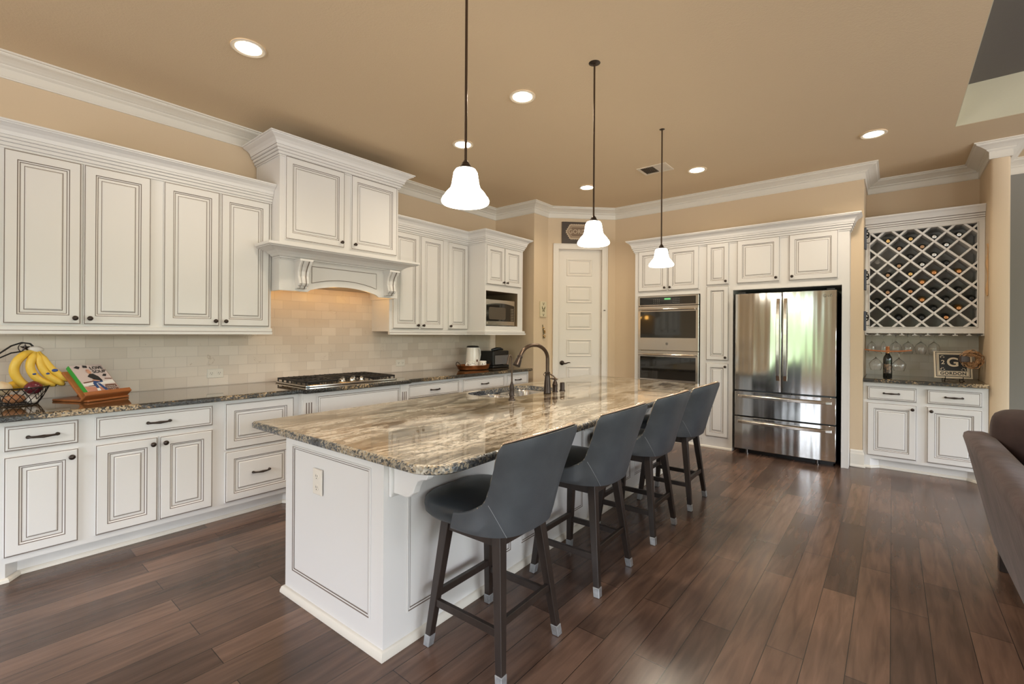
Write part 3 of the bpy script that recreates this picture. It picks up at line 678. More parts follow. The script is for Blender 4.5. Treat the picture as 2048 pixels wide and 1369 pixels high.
b.loft([bot, top], closed=False); b.loft([[(x, .02, zz) for x, _, zz in bot], [(x, .02, zz) for x, _, zz in top]], closed=False); b.loft([bot, [(x, .02, zz) for x, _, zz in bot]], closed=False)
b.loft([[(0, 0, 1.725), (0, 0, 2.02)], [(0, .02, 1.725), (0, .02, 2.02)]], closed=False); b.loft([[(HW, 0, 1.725), (HW, 0, 2.02)], [(HW, .02, 1.725), (HW, .02, 2.02)]], closed=False)
# glazed panel line that follows the arch
px0, px1 = 2.022-y0, 2.690-y0; xs2 = [px0+(px1-px0)*k/24 for k in range(25)]
def pl_loop(d, yy): return [(min(max(x, px0+d), px1-d), yy, arch_z(x)+.055+d) for x in xs2] + [(px1-d, yy, 1.957-d), (px0+d, yy, 1.957-d)]
b.loft([pl_loop(0, -.0005), pl_loop(.001, -.004), pl_loop(.006, -.0045), pl_loop(.010, -.0008)], ms=[0, 1, 0])
b.obj('apron', [PAINT, GLAZE], t)
b = MB()
P = [(0, 1.985), (.012, 1.985), (.016, 1.993), (.0195, 1.9935), (.030, 1.998), (.030, 2.008), (.0335, 2.0085), (.045, 2.012), (.058, 2.026), (.085, 2.045), (.130, 2.058), (.158, 2.064), (.1615, 2.0645), (.166, 2.072), (.1695, 2.0725), (.176, 2.078), (.176, 2.097), (0, 2.097)]
ms = [0]*len(P); ms[2] = ms[5] = ms[11] = ms[13] = 1
b.sweep([(.02, .10), (.02, 0), (1.168, 0), (1.168, .10)], P, ms=ms)
o = b.obj('mantel_shelf', [PAINT, GLAZE], t)
def corbel(x0, x1):
    b = MB(); side = [(0, 1.992), (-.115, 1.992), (-.120, 1.975), (-.108, 1.955), (-.085, 1.925), (-.070, 1.890), (-.064, 1.850), (-.072, 1.815), (-.078, 1.790), (-.066, 1.772), (-.050, 1.765), (-.045, 1.752), (-.032, 1.745), (0, 1.745)]
    n = len(side); w = x1-x0
    stations = [(0, 0), (.08, .012), (.16, .003), (.24, 0), (.30, -.009), (.40, .002), (.5, .005), (.60, .002), (.70, -.009), (.76, 0), (.84, .003), (.92, .012), (1, 0)]
    def taper(k): return 1 if side[k][1] > 1.95 else .80+.20*(side[k][1]-1.745)/.205
    loops = []
    for u, g in stations:
        l = []
        for k, (yy, zz) in enumerate(side):
            xx = x0+w/2+(u-.5)*w*taper(k)
            gg = -g if 0 < k < n-1 else 0
            l.append((xx, min(yy-gg*0 + (g if 0 < k < n-1 else 0)*-.6, -.0005) if k not in (0, n-1) else 0, zz))
        loops.append(l)
    ms = [1 if k in (3, 8) else 0 for k in range(len(stations)-1)]
    b.loft(loops, ms=ms, closed=True, cap0=True, cap1=True)
    b.box(x0-.004, -.124, 1.975, x1+.004, 0, 1.9925)
    b.obj('corbel', [PAINT, GLAZE], t)
corbel(1.868-y0, 1.975-y0); corbel(2.765-y0, 2.875-y0)
for (a, c, kx) in ((1.789-y0, 2.330-y0, 2.298-y0), (2.402-y0, 2.920-y0, 2.434-y0)):
    o = front(t, 'door', a, c, 2.160, 2.861); knob(o, kx, 2.205)
zt = 3.005
P = [(0, zt-.155), (.010, zt-.155), (.010, zt-.143), (.0135, zt-.1425), (.020, zt-.139), (.020, zt-.120), (.0235, zt-.1195), (.032, zt-.116), (.032, zt-.098), (.0355, zt-.0975), (.046, zt-.094), (.046, zt-.076), (.0495, zt-.0755), (.058, zt-.052), (.078, zt-.034), (.104, zt-.022), (.112, zt-.018), (.112, zt-.012), (.125, zt-.008), (.125, zt), (0, zt)]
ms = [0]*len(P); ms[2] = ms[5] = ms[8] = ms[11] = 1
MB().sweep([(.0, HD), (0, 0), (HW, 0), (HW, HD)], P, ms=ms).obj('crown', [PAINT, GLAZE], t)
b = MB(); b.box(.025, .03, 1.80, HW-.025, HD-.02, 1.815); b.obj('hood_liner', STEEL_D, t)
for yy in (1.98, 2.345, 2.71):
    light('hood_lamp', 'POINT', (-4.17, yy, 1.735), .5, (1, .50, .11), .04)

# ------------------------------------------------------------------ right wall: oven, pantry, fridge surround
FR = 5.876
x0 = -2.685
def oven_body(b):
    w = .885; d = .80
    b.box(0, 0, 1.878, w, d, 2.50); b.box(0, 0, .10, w, d, .70); b.box(0, 0, .70, .050, d, 1.878); b.box(.855, 0, .70, w, d, 1.878); b.box(.05, d-.02, .7, .855, d, 1.878); b.box(0, .004, .001, w, d, .10)
t = cabinet('oven_cabinet', 'cream tall cabinet housing the double oven, two doors above it', x0, FR, 0, .885, 0, 0, .8, pair(-2.635-x0, -2.240-x0, -2.230-x0, -1.845-x0, 1.935, 2.472), body=oven_body)
front(t, 'drawer', .05, .84, .14, .66, True)
x0 = -1.80
cabinet('pantry_cabinet', 'cream slim pantry cabinet of three stacked doors between oven and refrigerator', x0, FR, 0, .345, .001, 2.50, .80,
        [('door', -1.756-x0, -1.497-x0, 1.970, 2.474, True, ('k', -1.530-x0, 2.010)), ('door', -1.756-x0, -1.499-x0, 1.062, 1.955, True, ('k', -1.530-x0, 1.10)), ('door', -1.756-x0, -1.499-x0, .14, 1.030, True, ('k', -1.530-x0, .99))])
x0 = -1.455
def fr_body(b):
    w = 1.112; d = .80
    b.box(0, 0, 1.897, w, d, 2.50); b.box(1.050, 0, .001, w, d, 1.897); b.box(.0, d-.02, .001, 1.05, d, 1.897)
    b.box(.0, -.012, 1.900, w-.06, 0, 1.918); b.box(w-.062, -.008, .001, w-.05, 0, 1.918)
cabinet('refrigerator_surround', 'cream cabinet framing the refrigerator with two square doors above', x0, FR, 0, 1.112, 0, 0, .8,
        [('door', -1.411-x0, -.971-x0, 1.972, 2.474, True, ('k', -1.005-x0, 2.015)), ('door', -.883-x0, -.439-x0, 1.972, 2.474, True, ('k', -.850-x0, 2.015))], body=fr_body)
cab_crown('cabinet_crown', 'cream stepped crown across the oven cabinet and refrigerator surround', [(-2.685, YR-.002), (-2.685, FR), (-.343, FR), (-.343, YR-.002)], 2.622, h=.165)
tag(MB().sweep([(-1.80-.885, FR), (-1.457, FR)], [(0, .001), (.018, .001), (.016, .016), (.008, .024), (0, .025)]).obj('shoe_molding', TRIM), 'cream shoe moulding at the foot of the oven and pantry cabinets', 'moulding')

# double oven
t = thing('wall_oven', 'stainless double wall oven with black glass doors set in tall cream cabinet', 'oven', (-2.630, 5.85, 0))
W = .790
b = MB(); b.box(.025, .035, .715, W-.025, .60, 1.870); b.obj('body', STEEL_D, t)
b = MB(); b.box(0, 0, 1.745, W, .03, 1.872); b.obj('control_panel', STEEL, t, bev=.003)
b = MB(); b.box(.028, -.004, 1.757, W-.036, .002, 1.855)
o = b.obj('touch_display', BLACK_GLASS, t)
b = MB(); b.box(.36, -.0048, 1.818, .44, -.0040, 1.838)
b.obj('clock_digits', mat('green_display_digits', (.05, .2, .06), .4, emit=((.25, .8, .3), .35)), o)
b = MB()
for i in range(4):
    for j in range(3): b.box(.215+i*.024, -.0048, 1.776+j*.022, .224+i*.024, -.004, 1.781+j*.022); b.box(.47+i*.024, -.0048, 1.776+j*.022, .479+i*.024, -.004, 1.781+j*.022)
b.obj('touch_marks', mat('grey_touch_marks', (.30, .28, .25), .5), o)
def oven_door(z0, z1, wz0, wz1, hz):
    b = MB(); 
    b.loft([rect(0, W, z0, z1, 0, .03), rect(0, W, z0, z1, 0, .004), rect(0, W, z0, z1, .004, 0), ], 0)
    q = [(.034, wz0), (W-.034, wz0), (W-.034, wz1), (.034, wz1)]; i = b.add([(.004, 0, z0+.004), (W-.004, 0, z0+.004), (W-.004, 0, z1-.004), (.004, 0, z1-.004)] + [(x, 0, zz) for x, zz in q])
    for k in range(4): b.face((i+k, i+(k+1) % 4, i+4+(k+1) % 4, i+4+k))
    o = b.obj('oven_door', STEEL, t)
    b = MB(); n = 14; low = [(.034+(W-.068)*k/n, .001, wz0-.012*(1-(2*k/n-1)**2)) for k in range(n+1)]
    b.poly(low + [(W-.034, .001, wz1), (.034, .001, wz1)]); b.obj('oven_window', BLACK_GLASS, o)
    b = MB(); b.tube([(.030+(W-.06)*k/12, -.045-.010*(1-(2*k/12-1)**2), hz) for k in range(13)], .0125, 12)
    for x in (.05, W-.05): b.box(x-.010, -.040, hz-.008, x+.010, .0, hz+.008)
    b.obj('oven_handle', CHROME, o, smooth=True, angle=50)
    return o
o = oven_door(1.163, 1.738, 1.326, 1.668, 1.694)
b = MB(); b.lathe([(.017, 0), (.017, .002), (.014, .003), (.001, .003)], (.394, 0, 1.251), 20, 0, '-y', True); b.obj('badge', STEEL_D, o, smooth=True)
b = MB(); b.lathe([(.011, 0.0032), (.011, .0042), (.008, .0042), (.008, .0032)], (.394, 0, 1.251), 20, 0, '-y'); b.obj('badge_ring', CHROME, o)
oven_door(.72, 1.157, .790, 1.082, 1.108)

# refrigerator
t = thing('refrigerator', 'stainless french door refrigerator with two freezer drawers below', 'refrigerator', (-1.412, 5.80, 0))
b = MB(); b.box(.012, .07, .035, .958, .70, 1.846); b.obj('body', BLACK, t)
b = MB(); b.box(.03, .10, .001, .94, .66, .034); b.obj('kick_grille', BLACK, t)
for x in (.12, .80):
    b = MB(); b.lathe([(.02, 0.001), (.02, .012), (.012, .014), (.012, .05)], (x, .05, 0), 12, 0, 'z', True, True); b.obj('foot', STEEL_D, t)
for x in (.03, .88):
    b = MB(); b.box(x, .03, 1.8465, x+.07, .15, 1.866); b.obj('hinge_cover', BLACK, t, bev=.004)
def fdoor(name, x0, x1, z0, z1, bow):
    b = MB(); n = 14; w = x1-x0; r = .012
    def pr(y_off=0): return [(x0+w*k/n, -bow*(1-(2*((x0+w*k/n)/.97)-1)**2)+y_off) for k in range(n+1)]
    f = pr()
    f[0] = (x0, f[0][1]+.008); f.insert(1, (x0+.004, f[0][1]-.006)); f[-1] = (x1, f[-1][1]+.008); f.insert(-1, (x1-.004, f[-1][1]-.006))
    loop = f + [(x1, .066), (x0, .066)]
    b.prism(loop, 'z', z0, z1)
    return b.obj(name, [FRIDGE], t, smooth=True, angle=30, bev=.002)
BOW = .012
def fy(x): return -BOW*(1-(2*(x/.97)-1)**2)
for (x0, x1, hx) in ((0, .4755, .442), (.4795, .968, .512)):
    o = fdoor('refrigerator_door', x0, x1, .740, 1.843, BOW)
    b = MB(); n = 16; pts = []
    b.loft([[(hx-.017, fy(hx)-.012-.040*sin(pi*min(1, max(0, k/n)))**.55, .868+.905*k/n), (hx+.017, fy(hx)-.012-.040*sin(pi*k/n)**.55 if 0 < k < n else fy(hx)-.012, .868+.905*k/n),
              (hx+.017, fy(hx)+.004-.040*sin(pi*k/n)**.55 if 0 < k < n else fy(hx)+.004, .868+.905*k/n), (hx-.017, fy(hx)+.004-.040*sin(pi*k/n)**.55 if 0 < k < n else fy(hx)+.004, .868+.905*k/n)] for k in range(n+1)], cap0=True, cap1=True)
    b.obj('door_handle', STEEL, o, bev=.004, seg=2)
# emblem on the refrigerator door
b = MB(); b.lathe([(.016, .0), (.016, .0012), (.0115, .0012), (.0115, 0)], (.868, fy(.868)-.001, 1.787), 22, 0, '-y'); b.box(.866, fy(.868)-.0022, 1.777, .8685, fy(.868)-.0008, 1.795); b.box(.866, fy(.868)-.0022, 1.777, .876, fy(.868)-.0008, 1.7795)
b.obj('emblem', STEEL_D, o)
lettering('emblem_letters', 'LG', .036, STEEL_D, o, Matrix.Translation((.912, fy(.91)-.004, 1.787)) @ FACE_FRONT, .001, .0004)
for (z0, z1, hz) in ((.445, .722, .668), (.063, .430, .374)):
    o = fdoor('freezer_drawer', 0, .968, z0, z1, BOW)
    b = MB(); n = 18
    L = []
    for k in range(n+1):
        x = .035+.898*k/n; d = 0 if k in (0, n) else .038*sin(pi*k/n)**.35; yy = fy(x)-.010-d
        L.append([(x, yy, hz-.016), (x, yy, hz+.012), (x, yy+.016, hz+.016), (x, yy+.016, hz-.016)])
    b.loft(L, cap0=True, cap1=True); b.obj('drawer_handle', STEEL, o, bev=.003, seg=2)
b = MB(); b.box(.40, -.012, .726, .56, .06, .737); b.obj('door_seal', BLACK, t)

# ------------------------------------------------------------------ wine nook
x0 = -.233
def wine_body(b):
    w = .921; d = .655
    b.box(0, 0, .10, w, d, .890); b.prism([(0, 0), (.06, 0), (.13, .07), (.13, d), (0, d)], 'z', .001, .10); b.prism([(w, 0), (w, d), (w-.13, d), (w-.13, .07), (w-.06, 0)], 'z', .001, .10); b.box(.13, .07, .001, w-.13, d, .10)
zd, zp = (.711, .851), (.135, .682)
a, c, e, f = -.200-x0, .190-x0, .264-x0, .647-x0
cabinet('wine_cabinet', 'cream base cabinet in the wine nook, two drawers above two doors', x0, YR+.05, 0, .921, 0, 0, .655,
        [('drawer', a, c, *zd, False, ('p', (a+c)/2, .785)), ('drawer', e, f, *zd, False, ('p', (e+f)/2, .785)), ('door', a, c, *zp, True, ('k', c-.032, .640)), ('door', e, f, *zp, True, ('k', e+.032, .640))], body=wine_body)
poly = [(-.233, YR+.0), (.688, YR+.0), (.688, NY-.013), (-.233, NY-.013)]
tag(slab(poly, .8915, .93).obj('countertop', [GRANITE_D, EDGE_D], smooth=True, angle=50), 'short dark granite countertop in the wine nook', 'countertop')
tag(MB().sweep([(-.233, YR+.05), (-.173, YR+.05), (-.103, YR+.12), (.558, YR+.12), (.628, YR+.05), (.688, YR+.05)], [(0, .001), (.018, .001), (.016, .016), (.008, .024), (0, .025)]).obj('shoe_molding', TRIM), 'cream shoe moulding at the foot of the wine nook cabinet', 'moulding')
# wine rack
RY = 6.35
t = thing('wine_rack', 'cream wall rack with diagonal lattice holding wine bottles in the nook', 'wine rack', (0, RY, 0))
ox0, ox1, oz0, oz1 = -.192, .637, 1.464, 2.482
b = MB()
b.box(-.232, 0, oz0-.064, ox0, .36, 2.53); b.box(ox1, 0, oz0-.064, .688, .36, 2.53); b.box(ox0, 0, oz0-.064, ox1, .36, oz0); b.box(ox0, 0, oz1, ox1, .36, 2.53); b.box(ox0, .34, oz0, ox1, .36, oz1, 1)
b.obj('body', [PAINT, RACKIN], t)
b = MB(); b.loft([rect(ox0, ox1, oz0, oz1, -.008, -.0005), rect(ox0, ox1, oz0, oz1, -.006, -.006), rect(ox0, ox1, oz0, oz1, 0, -.006), rect(ox0, ox1, oz0, oz1, .002, -.0)], ms=[1, 0, 0]); b.obj('opening_bead', [PAINT, GLAZE], t)
LP = .183; LX, LZ = -.040, 2.336       # lattice: a node under the first bottle
hw = .009
def clip(c, sgn):
    pts = []
    for x in (ox0, ox1):
        zz = c+sgn*x
        if oz0 <= zz <= oz1: pts.append((x, zz))
    for zz in (oz0, oz1):
        x = (zz-c)*sgn
        if ox0 < x < ox1: pts.append((x, zz))
    pts.sort(); return (pts[0], pts[-1]) if len(pts) > 1 else None
for sgn in (1, -1):
    for k in range(-14, 14):
        c = (LZ-sgn*LX)+k*LP
        q = clip(c, sgn)
        if not q or abs(q[1][0]-q[0][0]) < .03: continue
        (xa, za), (xb_, zb) = q
        b = MB(); off = hw*1.414; yb = .012 if sgn > 0 else .004
        def edge(s_):
            r_ = clip(c+s_*off, sgn)
            return r_ or q
        l0, l1 = edge(-1), edge(1)
        for (ya, yc) in (((yb, yb+.008) if sgn < 0 else (yb, .21)),) if sgn > 0 else ((yb, .21),):
            b.loft([[(l0[0][0], ya, l0[0][1]), (l0[1][0], ya, l0[1][1]), (l1[1][0], ya, l1[1][1]), (l1[0][0], ya, l1[0][1])], [(l0[0][0], yc, l0[0][1]), (l0[1][0], yc, l0[1][1]), (l1[1][0], yc, l1[1][1]), (l1[0][0], yc, l1[0][1])]], cap0=True, cap1=True)
        b.obj('lattice_slat', PAINT, t)
zt = 2.648
P = [(0, zt-.135), (.006, zt-.135), (.006, zt-.120), (.014, zt-.116), (.014, zt-.100), (.022, zt-.096), (.022, zt-.078), (.034, zt-.074), (.040, zt-.056), (.052, zt-.03), (.066, zt-.014), (.066, zt), (0, zt)]
ms = [0]*len(P); ms[2] = ms[4] = ms[6] = 1
MB().sweep([(-.232, 0), (.688, 0)], P, ms=ms).obj('crown', [PAINT, GLAZE], t)
# stemware rails under the rack
for i in range(10):
    xx = -.225+i*.1012
    b = MB(); b.box(xx-.007, .012, 1.384, xx+.007, .33, 1.399); b.box(max(-.232, xx-.020), .010, 1.378, min(.688, xx+.020), .33, 1.384); b.obj('stemware_rail', PAINT, t)
# bottles in the rack
ROWS = [('top', [(383, 330, 'gold'), (613, 300, 'gold'), (850, 290, 'silver'), (1085, 275, 'silver')]),
        ('second', [(490, 408, 'tan'), (735, 385, 'tan'), (965, 370, 'silver')]),
        ('third', [(605, 490, 'black'), (840, 465, 'silver')]),
        ('fourth', [(490, 585, 'tan'), (725, 575, 'silver'), (970, 555, 'black')]),
        ('fifth', [(375, 675, 'tan'), (600, 670, 'gold'), (840, 658, 'copper', 1), (1090, 645, 'copper', 1)]),
        ('sixth', [(487, 765, 'black'), (718, 750, 'copper', 1), (962, 745, 'black')]),
        ('seventh', [(372, 855, 'tan'), (600, 845, 'copper'), (838, 845, 'black'), (1085, 840, 'black')]),
        ('eighth', [(263, 940, 'black'), (480, 935, 'black'), (715, 930, 'copper', 1), (950, 920, 'black'), (1210, 915, 'black')]),
        ('ninth', [(375, 1025, 'black'), (590, 1020, 'black'), (835, 1015, 'black'), (1075, 1015, 'copper', 1)]),
        ('tenth', [(487, 1115, 'black'), (703, 1105, 'black'), (940, 1100, 'copper')])]
ORD = ['first', 'second', 'third', 'fourth', 'fifth']
def ray_plane_y(u, v, Y):
    d = fw + rt*((u-1024)/FPX) + up*((666.78-v)/FPX); s = Y/d.y
    return d.x*s, 1.375+d.z*s
bottle_cache = {}
def make_bottle(foil, amber):
    if (foil, amber) in bottle_cache: return bottle_cache[(foil, amber)]
    t = thing('wine_bottle', '', 'bottle')
    b = MB(); b.lathe([(.001, .296), (.030, .296), (.037, .290), (.037, .115), (.032, .092), (.018, .070), (.0150, .058)], (0, .0, 0), 18, 0, '-y')
    b2 = MB(); b2.lathe([(.0153, -.058), (.0150, -.008), (.0165, -.006), (.0165, -.001), (.013, 0), (.001, 0)], (0, 0, 0), 16, 0, '-y')
    # bodies run back into the rack: mirror the profile so the neck faces the room
    for bb in (b, ):
        for i, p in enumerate(bb.v): bb.v[i] = Vector((p.x, -p.y, p.z))
    b.obj('glass_body', WINE_GLASS_AMBER if amber else WINE_GLASS_DARK, t, smooth=True)
    o = b2.obj('foil_cap', FOILS[foil], t, smooth=True)
    bottle_cache[(foil, amber)] = t
    t['fresh'] = 1; t.rotation_euler = (radians(4.2), 0, 0)
    return t
for rn, row in ROWS:
    for i, q in enumerate(row):
        u, v = 1700+q[0]*.1972, 420+q[1]*.1972
        X_, Z_ = ray_plane_y(u, v, RY)
        ii = round((X_-LX)/(LP/2)); jj = round((Z_-.047-LZ)/(LP/2))
        if (ii+jj) % 2: jj += 1 if (Z_-.047-LZ)/(LP/2) > jj else -1
        nx, nz = LX+ii*LP/2, LZ+jj*LP/2
        amber = len(q) > 3
        src = make_bottle(q[2], amber)
        lb = '%s wine bottle with %s neck, %s from the refrigerator in rack row %s' % ('amber' if amber else 'dark', q[2], ORD[i], rn.replace('top', 'one'))
        loc = (nx, RY+.010, nz+.047)
        if src.get('fresh'):
            del src['fresh']; src.location = loc; src['label'] = lb; o = src
        else: o = dup(src, loc, label=lb)
        o['group'] = 'wine bottles lying in the lattice rack'

# stemware
def glass_profile(kind):
    """outer then inner wall of a standing glass, foot at z=0"""
    if kind == 'flute': out = [(.030, .0015), (.030, .003), (.006, .007), (.0035, .015), (.0035, .075), (.009, .088), (.021, .115), (.027, .150), (.025, .185), (.022, .208)]
    elif kind == 'white': out = [(.034, .0015), (.034, .003), (.006, .007), (.0038, .015), (.0038, .080), (.013, .090), (.030, .108), (.037, .135), (.036, .165), (.033, .190)]
    elif kind == 'big': out = [(.038, .0015), (.038, .003), (.007, .007), (.004, .015), (.004, .075), (.012, .084), (.040, .108), (.050, .138), (.046, .172), (.037, .205)]
    else: out = [(.038, .0015), (.038, .003), (.007, .007), (.004, .015), (.004, .062), (.012, .070), (.036, .092), (.058, .125), (.054, .150), (.042, .190)]
    top = out[-1]
    inn = [(max(r-.0011, .0008), z+.001) for r, z in reversed(out[5:-1])]
    return [(.0008, .0005), (out[0][0]*.98, .0)] + out + [(top[0]-.0005, top[1]+.0006), (top[0]-.0011, top[1])] + inn + [(.0008, out[4][1]+.004)]
def wine_glass(kind, loc, label, flip, group):
    b = MB(); b.lathe(glass_profile(kind), (0, 0, 0), 24)
    o = b.obj('wine_glass', GLASS, smooth=True, angle=60); o.location = loc
    if flip: o.rotation_euler = (pi, 0, 0)
    return tag(o, label, 'glass', group)
GX = [-.1745, -.073, .0285, .1295, .2305, .332]
GL = [('white', 'clear wine glass hanging first from the refrigerator end under the rack'), ('flute', 'narrow clear flute hanging second from the refrigerator end under the rack'),
      ('big', 'round clear wine glass hanging third from the refrigerator end under the rack'), ('big', 'clear wine glass hanging fourth under the rack, over the plank tip'),
      ('big', 'clear wine glass hanging fifth under the rack, above bare tile'), ('big', 'clear wine glass hanging last in the row, next to the monogram plaque')]
for x, (k, lb) in zip(GX, GL): wine_glass(k, (x, RY+.10, 1.3865+.001), lb, True, 'stemware hanging under the wine rack')

# bottle with plank and two glasses
BX, BY = -.036, 6.17
t = thing('wine_bottle', 'dark wine bottle standing on the nook counter with a copper neck', 'bottle', (BX, BY, .9305))
b = MB(); b.lathe([(.001, .001), (.034, .001), (.0375, .006), (.0375, .200), (.034, .222), (.020, .246), (.0152, .262), (.0148, .285)], n=22); b.obj('glass_body', WINE_GLASS_DARK, t, smooth=True)
b = MB(); b.lathe([(.0155, .255), (.0150, .322), (.0165, .324), (.0165, .330), (.001, .331)], n=18); b.obj('foil_cap', FOILS['copper'], t, smooth=True)
b = MB(); n = 10
b.loft([[(.0379*sin(a), -.0379*cos(a), zz) for a in [(-.9+1.8*k/n) for k in range(n+1)]] for zz in (.055, .150)], closed=False); b.obj('bottle_label', mat('dark_bottle_label', (.02, .019, .018), .4, noise=(45, (.26, .17, .10), .10)), t, smooth=True)
b = MB(); n = 16
L = []
for k in range(n+1):
    u = 2*k/n-1; x = u*.190; zz = .2855-.012+.016*u*u; w = .042*(1-.45*abs(u)**3)
    L.append([(x, -w, zz), (x, w, zz), (x, w, zz+.013), (x, -w, zz+.013)])
b.loft(L, cap0=True, cap1=True)
pk = b.obj('bottle_plank', CHERRY, bev=.004, seg=2); pk.location = (BX, BY, .9305)
tag(pk, 'reddish wooden plank threaded on the neck of the standing wine bottle', 'glass holder')
for dx, lb in ((-.096, 'wide clear glass hanging from the plank on the refrigerator side'), (.090, 'wide clear glass hanging from the plank on the plaque side')):
    wine_glass('wide', (BX+dx, BY, .9305+.2735), lb, True, 'glasses hung from the bottle plank')

# monogram plaque on an iron easel, with a vine wreath
PX, PY = .470, 6.335; pw, ph = .282, .272; lean = radians(-12); turn = radians(6)
t = thing('monogram_plaque', 'ivory and black monogram plaque leaning on an iron easel', 'plaque', (PX, PY, .952))
t.rotation_euler = (lean, 0, turn)
b = MB(); b.box(-pw/2, -.006, 0, pw/2, .012, ph); b.obj('board', PLAQUE, t, bev=.002)
b = MB()
def ringrect(b, x0, x1, z0, z1, w, y=-.0066, m=0):
    b.loft([rect(x0, x1, z0, z1, 0, y), rect(x0, x1, z0, z1, w, y)], m)
ringrect(b, -pw/2+.014, pw/2-.014, .014, ph-.006, .006); ringrect(b, -pw/2+.025, pw/2-.025, .024, ph-.016, .003)
b.poly([(-pw/2+.040, -.0068, .074), (pw/2-.040, -.0068, .074), (pw/2-.040, -.0068, ph-.034), (-pw/2+.040, -.0068, ph-.034)])
ringrect(b, -pw/2+.034, pw/2-.034, .068, ph-.028, .002)
b.obj('printed_border', INK, t)
lettering('monogram', 'G', .125, PLAQUE, t, Matrix.Translation((0, -.0078, .158)) @ FACE_FRONT, .0004, .0028)
for dx, ch in ((-.073, '2'), (.073, 'S')): lettering('monogram_flourish', ch, .058, PLAQUE, t, Matrix.Translation((dx, -.0078, .158)) @ FACE_FRONT, .0004, .0008)
lettering('family_name', 'GORDON', .040, INK, t, Matrix.Translation((0, -.0072, .047)) @ FACE_FRONT, .0004, .0014, 1.12)
b = MB()
for sx in (-1, 1):
    for sz in (-1, 1):
        cx, cz = sx*.080, .155+sz*.062
        for a in range(7): b.ball((cx+sx*(-.004+.014*cos(a*1.1)), -.0072, cz+.010*sin(a*1.9)), .0042, .0008, .0032, 8, 4)
b.obj('corner_scrolls', PLAQUE, t)
t2 = thing('easel', 'small black iron easel holding the monogram plaque', 'easel', (PX, PY, .9305), turn)
b = MB()
for s in (-1, 1):
    x = s*.065
    b.tube([(x, .10, .002), (x, .075, .03), (x, .055, .08), (x, .072, .17)], .0032, 6)
    b.tube([(x, .075, .03), (x, .02, .013), (x, -.022, .013), (x, -.036, .018), (x, -.040, .030), (x, -.036, .040)], .0032, 6)
    b.tube([(x, -.022, .013), (x, -.030, .003), (x+s*.012, -.034, .002)], .0032, 6)
b.tube([(-.065, .072, .15), (0, .074, .165), (.065, .072, .15)], .003, 6)
b.tube([(-.065, -.01, .014), (-.035, -.02, .007), (0, -.024, .013), (.035, -.02, .007), (.065, -.01, .014)], .003, 6)
b.obj('easel_frame', IRON, t2, smooth=True)
t = thing('wreath', 'twisted brown vine wreath with a ribbon band hung over the plaque edge', 'wreath', (.592, 6.245, 1.150), radians(20))
b = MB(); random.seed(3)
for k in range(26):
    ph0 = random.random()*6.28; rr = .062+random.uniform(-.024, .022); pts = []
    for j in range(41):
        a = 2*pi*j/40
        pts.append(((rr+.010*sin(5*a+ph0))*cos(a), .016*cos(4*a+ph0)+random.uniform(-.003, .003), (rr+.010*sin(5*a+ph0))*sin(a)))
    b.tube(pts, .0042, 5)
b.obj('vine_ring', VINE, t, smooth=True)
b = MB(); b.tube([(-.09, 0, 0), (-.05, -.002, 0), (-.045, -.002, 0)], .02, 8); b.box(-.092, -.026, -.026, -.030, .024, .030); b.obj('ribbon_band', RIBBON, t, bev=.006, seg=2)

# things on the nook's side walls
for i, (zc, hh, lb) in enumerate(((2.405, .225, 'uppermost slate plaque with an iron opener on the nook wall'), (1.965, .215, 'middle slate plaque with an iron opener on the nook wall'), (1.528, .205, 'lowest slate plaque with an iron opener on the nook wall'))):
    t = thing('bottle_opener', lb, 'bottle opener', (-.2345, 6.20, zc), 0, 'slate bottle openers in the wine nook')
    b = MB(); b.box(0, -.055, -hh/2, .018, .055, hh/2); b.obj('board', SLATE, t, bev=.003)
    b = MB(); b.tube([(.018, 0, .07), (.034, 0, .062), (.040, 0, .04), (.034, 0, .015), (.020, 0, 0)], .006, 8); b.ball((.030, 0, .035), .012, .02, .012, 10, 6)
    b.tube([(.018, 0, -.045), (.040, 0, -.050), (.046, 0, -.042)], .0035, 6); b.ball((.024, .0, .085), .009); b.obj('opener', IRON, t, smooth=True)
t = thing('wooden_holder', 'tall narrow pale wooden piece mounted on the nook side wall by the rack', 'wall holder', (.6895, 6.165, 1.995))
b = MB(); n = 14
L = []
for k in range(n+1):
    zz = -.245+.49*k/n; wv = .018+.006*sin(k*1.1); xx = -.012-.006*sin(k*.9)
    L.append([(0, -wv, zz), (xx, -wv*.8, zz), (xx, wv*.8, zz), (0, wv, zz)])
b.loft(L, cap0=True, cap1=True); b.obj('board', LIGHTWOOD, t, bev=.003)

# ------------------------------------------------------------------ island
IR = radians(2.0); IO = Vector((-1.647, 1.160, 0))
def isl(x, y, z=0): return (IO.x+x*cos(IR)-y*sin(IR), IO.y+x*sin(IR)+y*cos(IR), z)
IZ = .8245; IL = 3.45; IW = .825
t = thing('kitchen_island', 'long cream panelled kitchen island with recessed panels and shoe moulding', 'island', IO, IR)
b = MB(); b.box(-IW, 0, .001, 0, .25, IZ); b.box(-1.11, .25, .10, 0, IL, .40); b.box(-1.04, .25, .001, 0, IL, .10); b.box(-1.11, .25, .40, 0, 1.30, IZ); b.box(-1.11, 2.72, .40, 0, IL, IZ); b.box(-1.11, 1.30, .40, -1.105, 2.72, IZ); b.box(-.32, 1.30, .40, 0, 2.72, IZ); b.obj('body', [PAINT, GLAZE], t)
def flat_panel(x0, x1, z0, z1, T, name='panel'):
    b = MB(); b.T = T
    P = [(0, -.001), (.001, -.0058), (.006, -.006), (.010, -.0035), (.016, -.0030), (.020, -.0012)]
    b.loft([rect(x0, x1, z0, z1, i, y) for i, y in P], ms=[0, 0, 1, 0, 1]); b.obj(name, [PAINT, GLAZE], t)
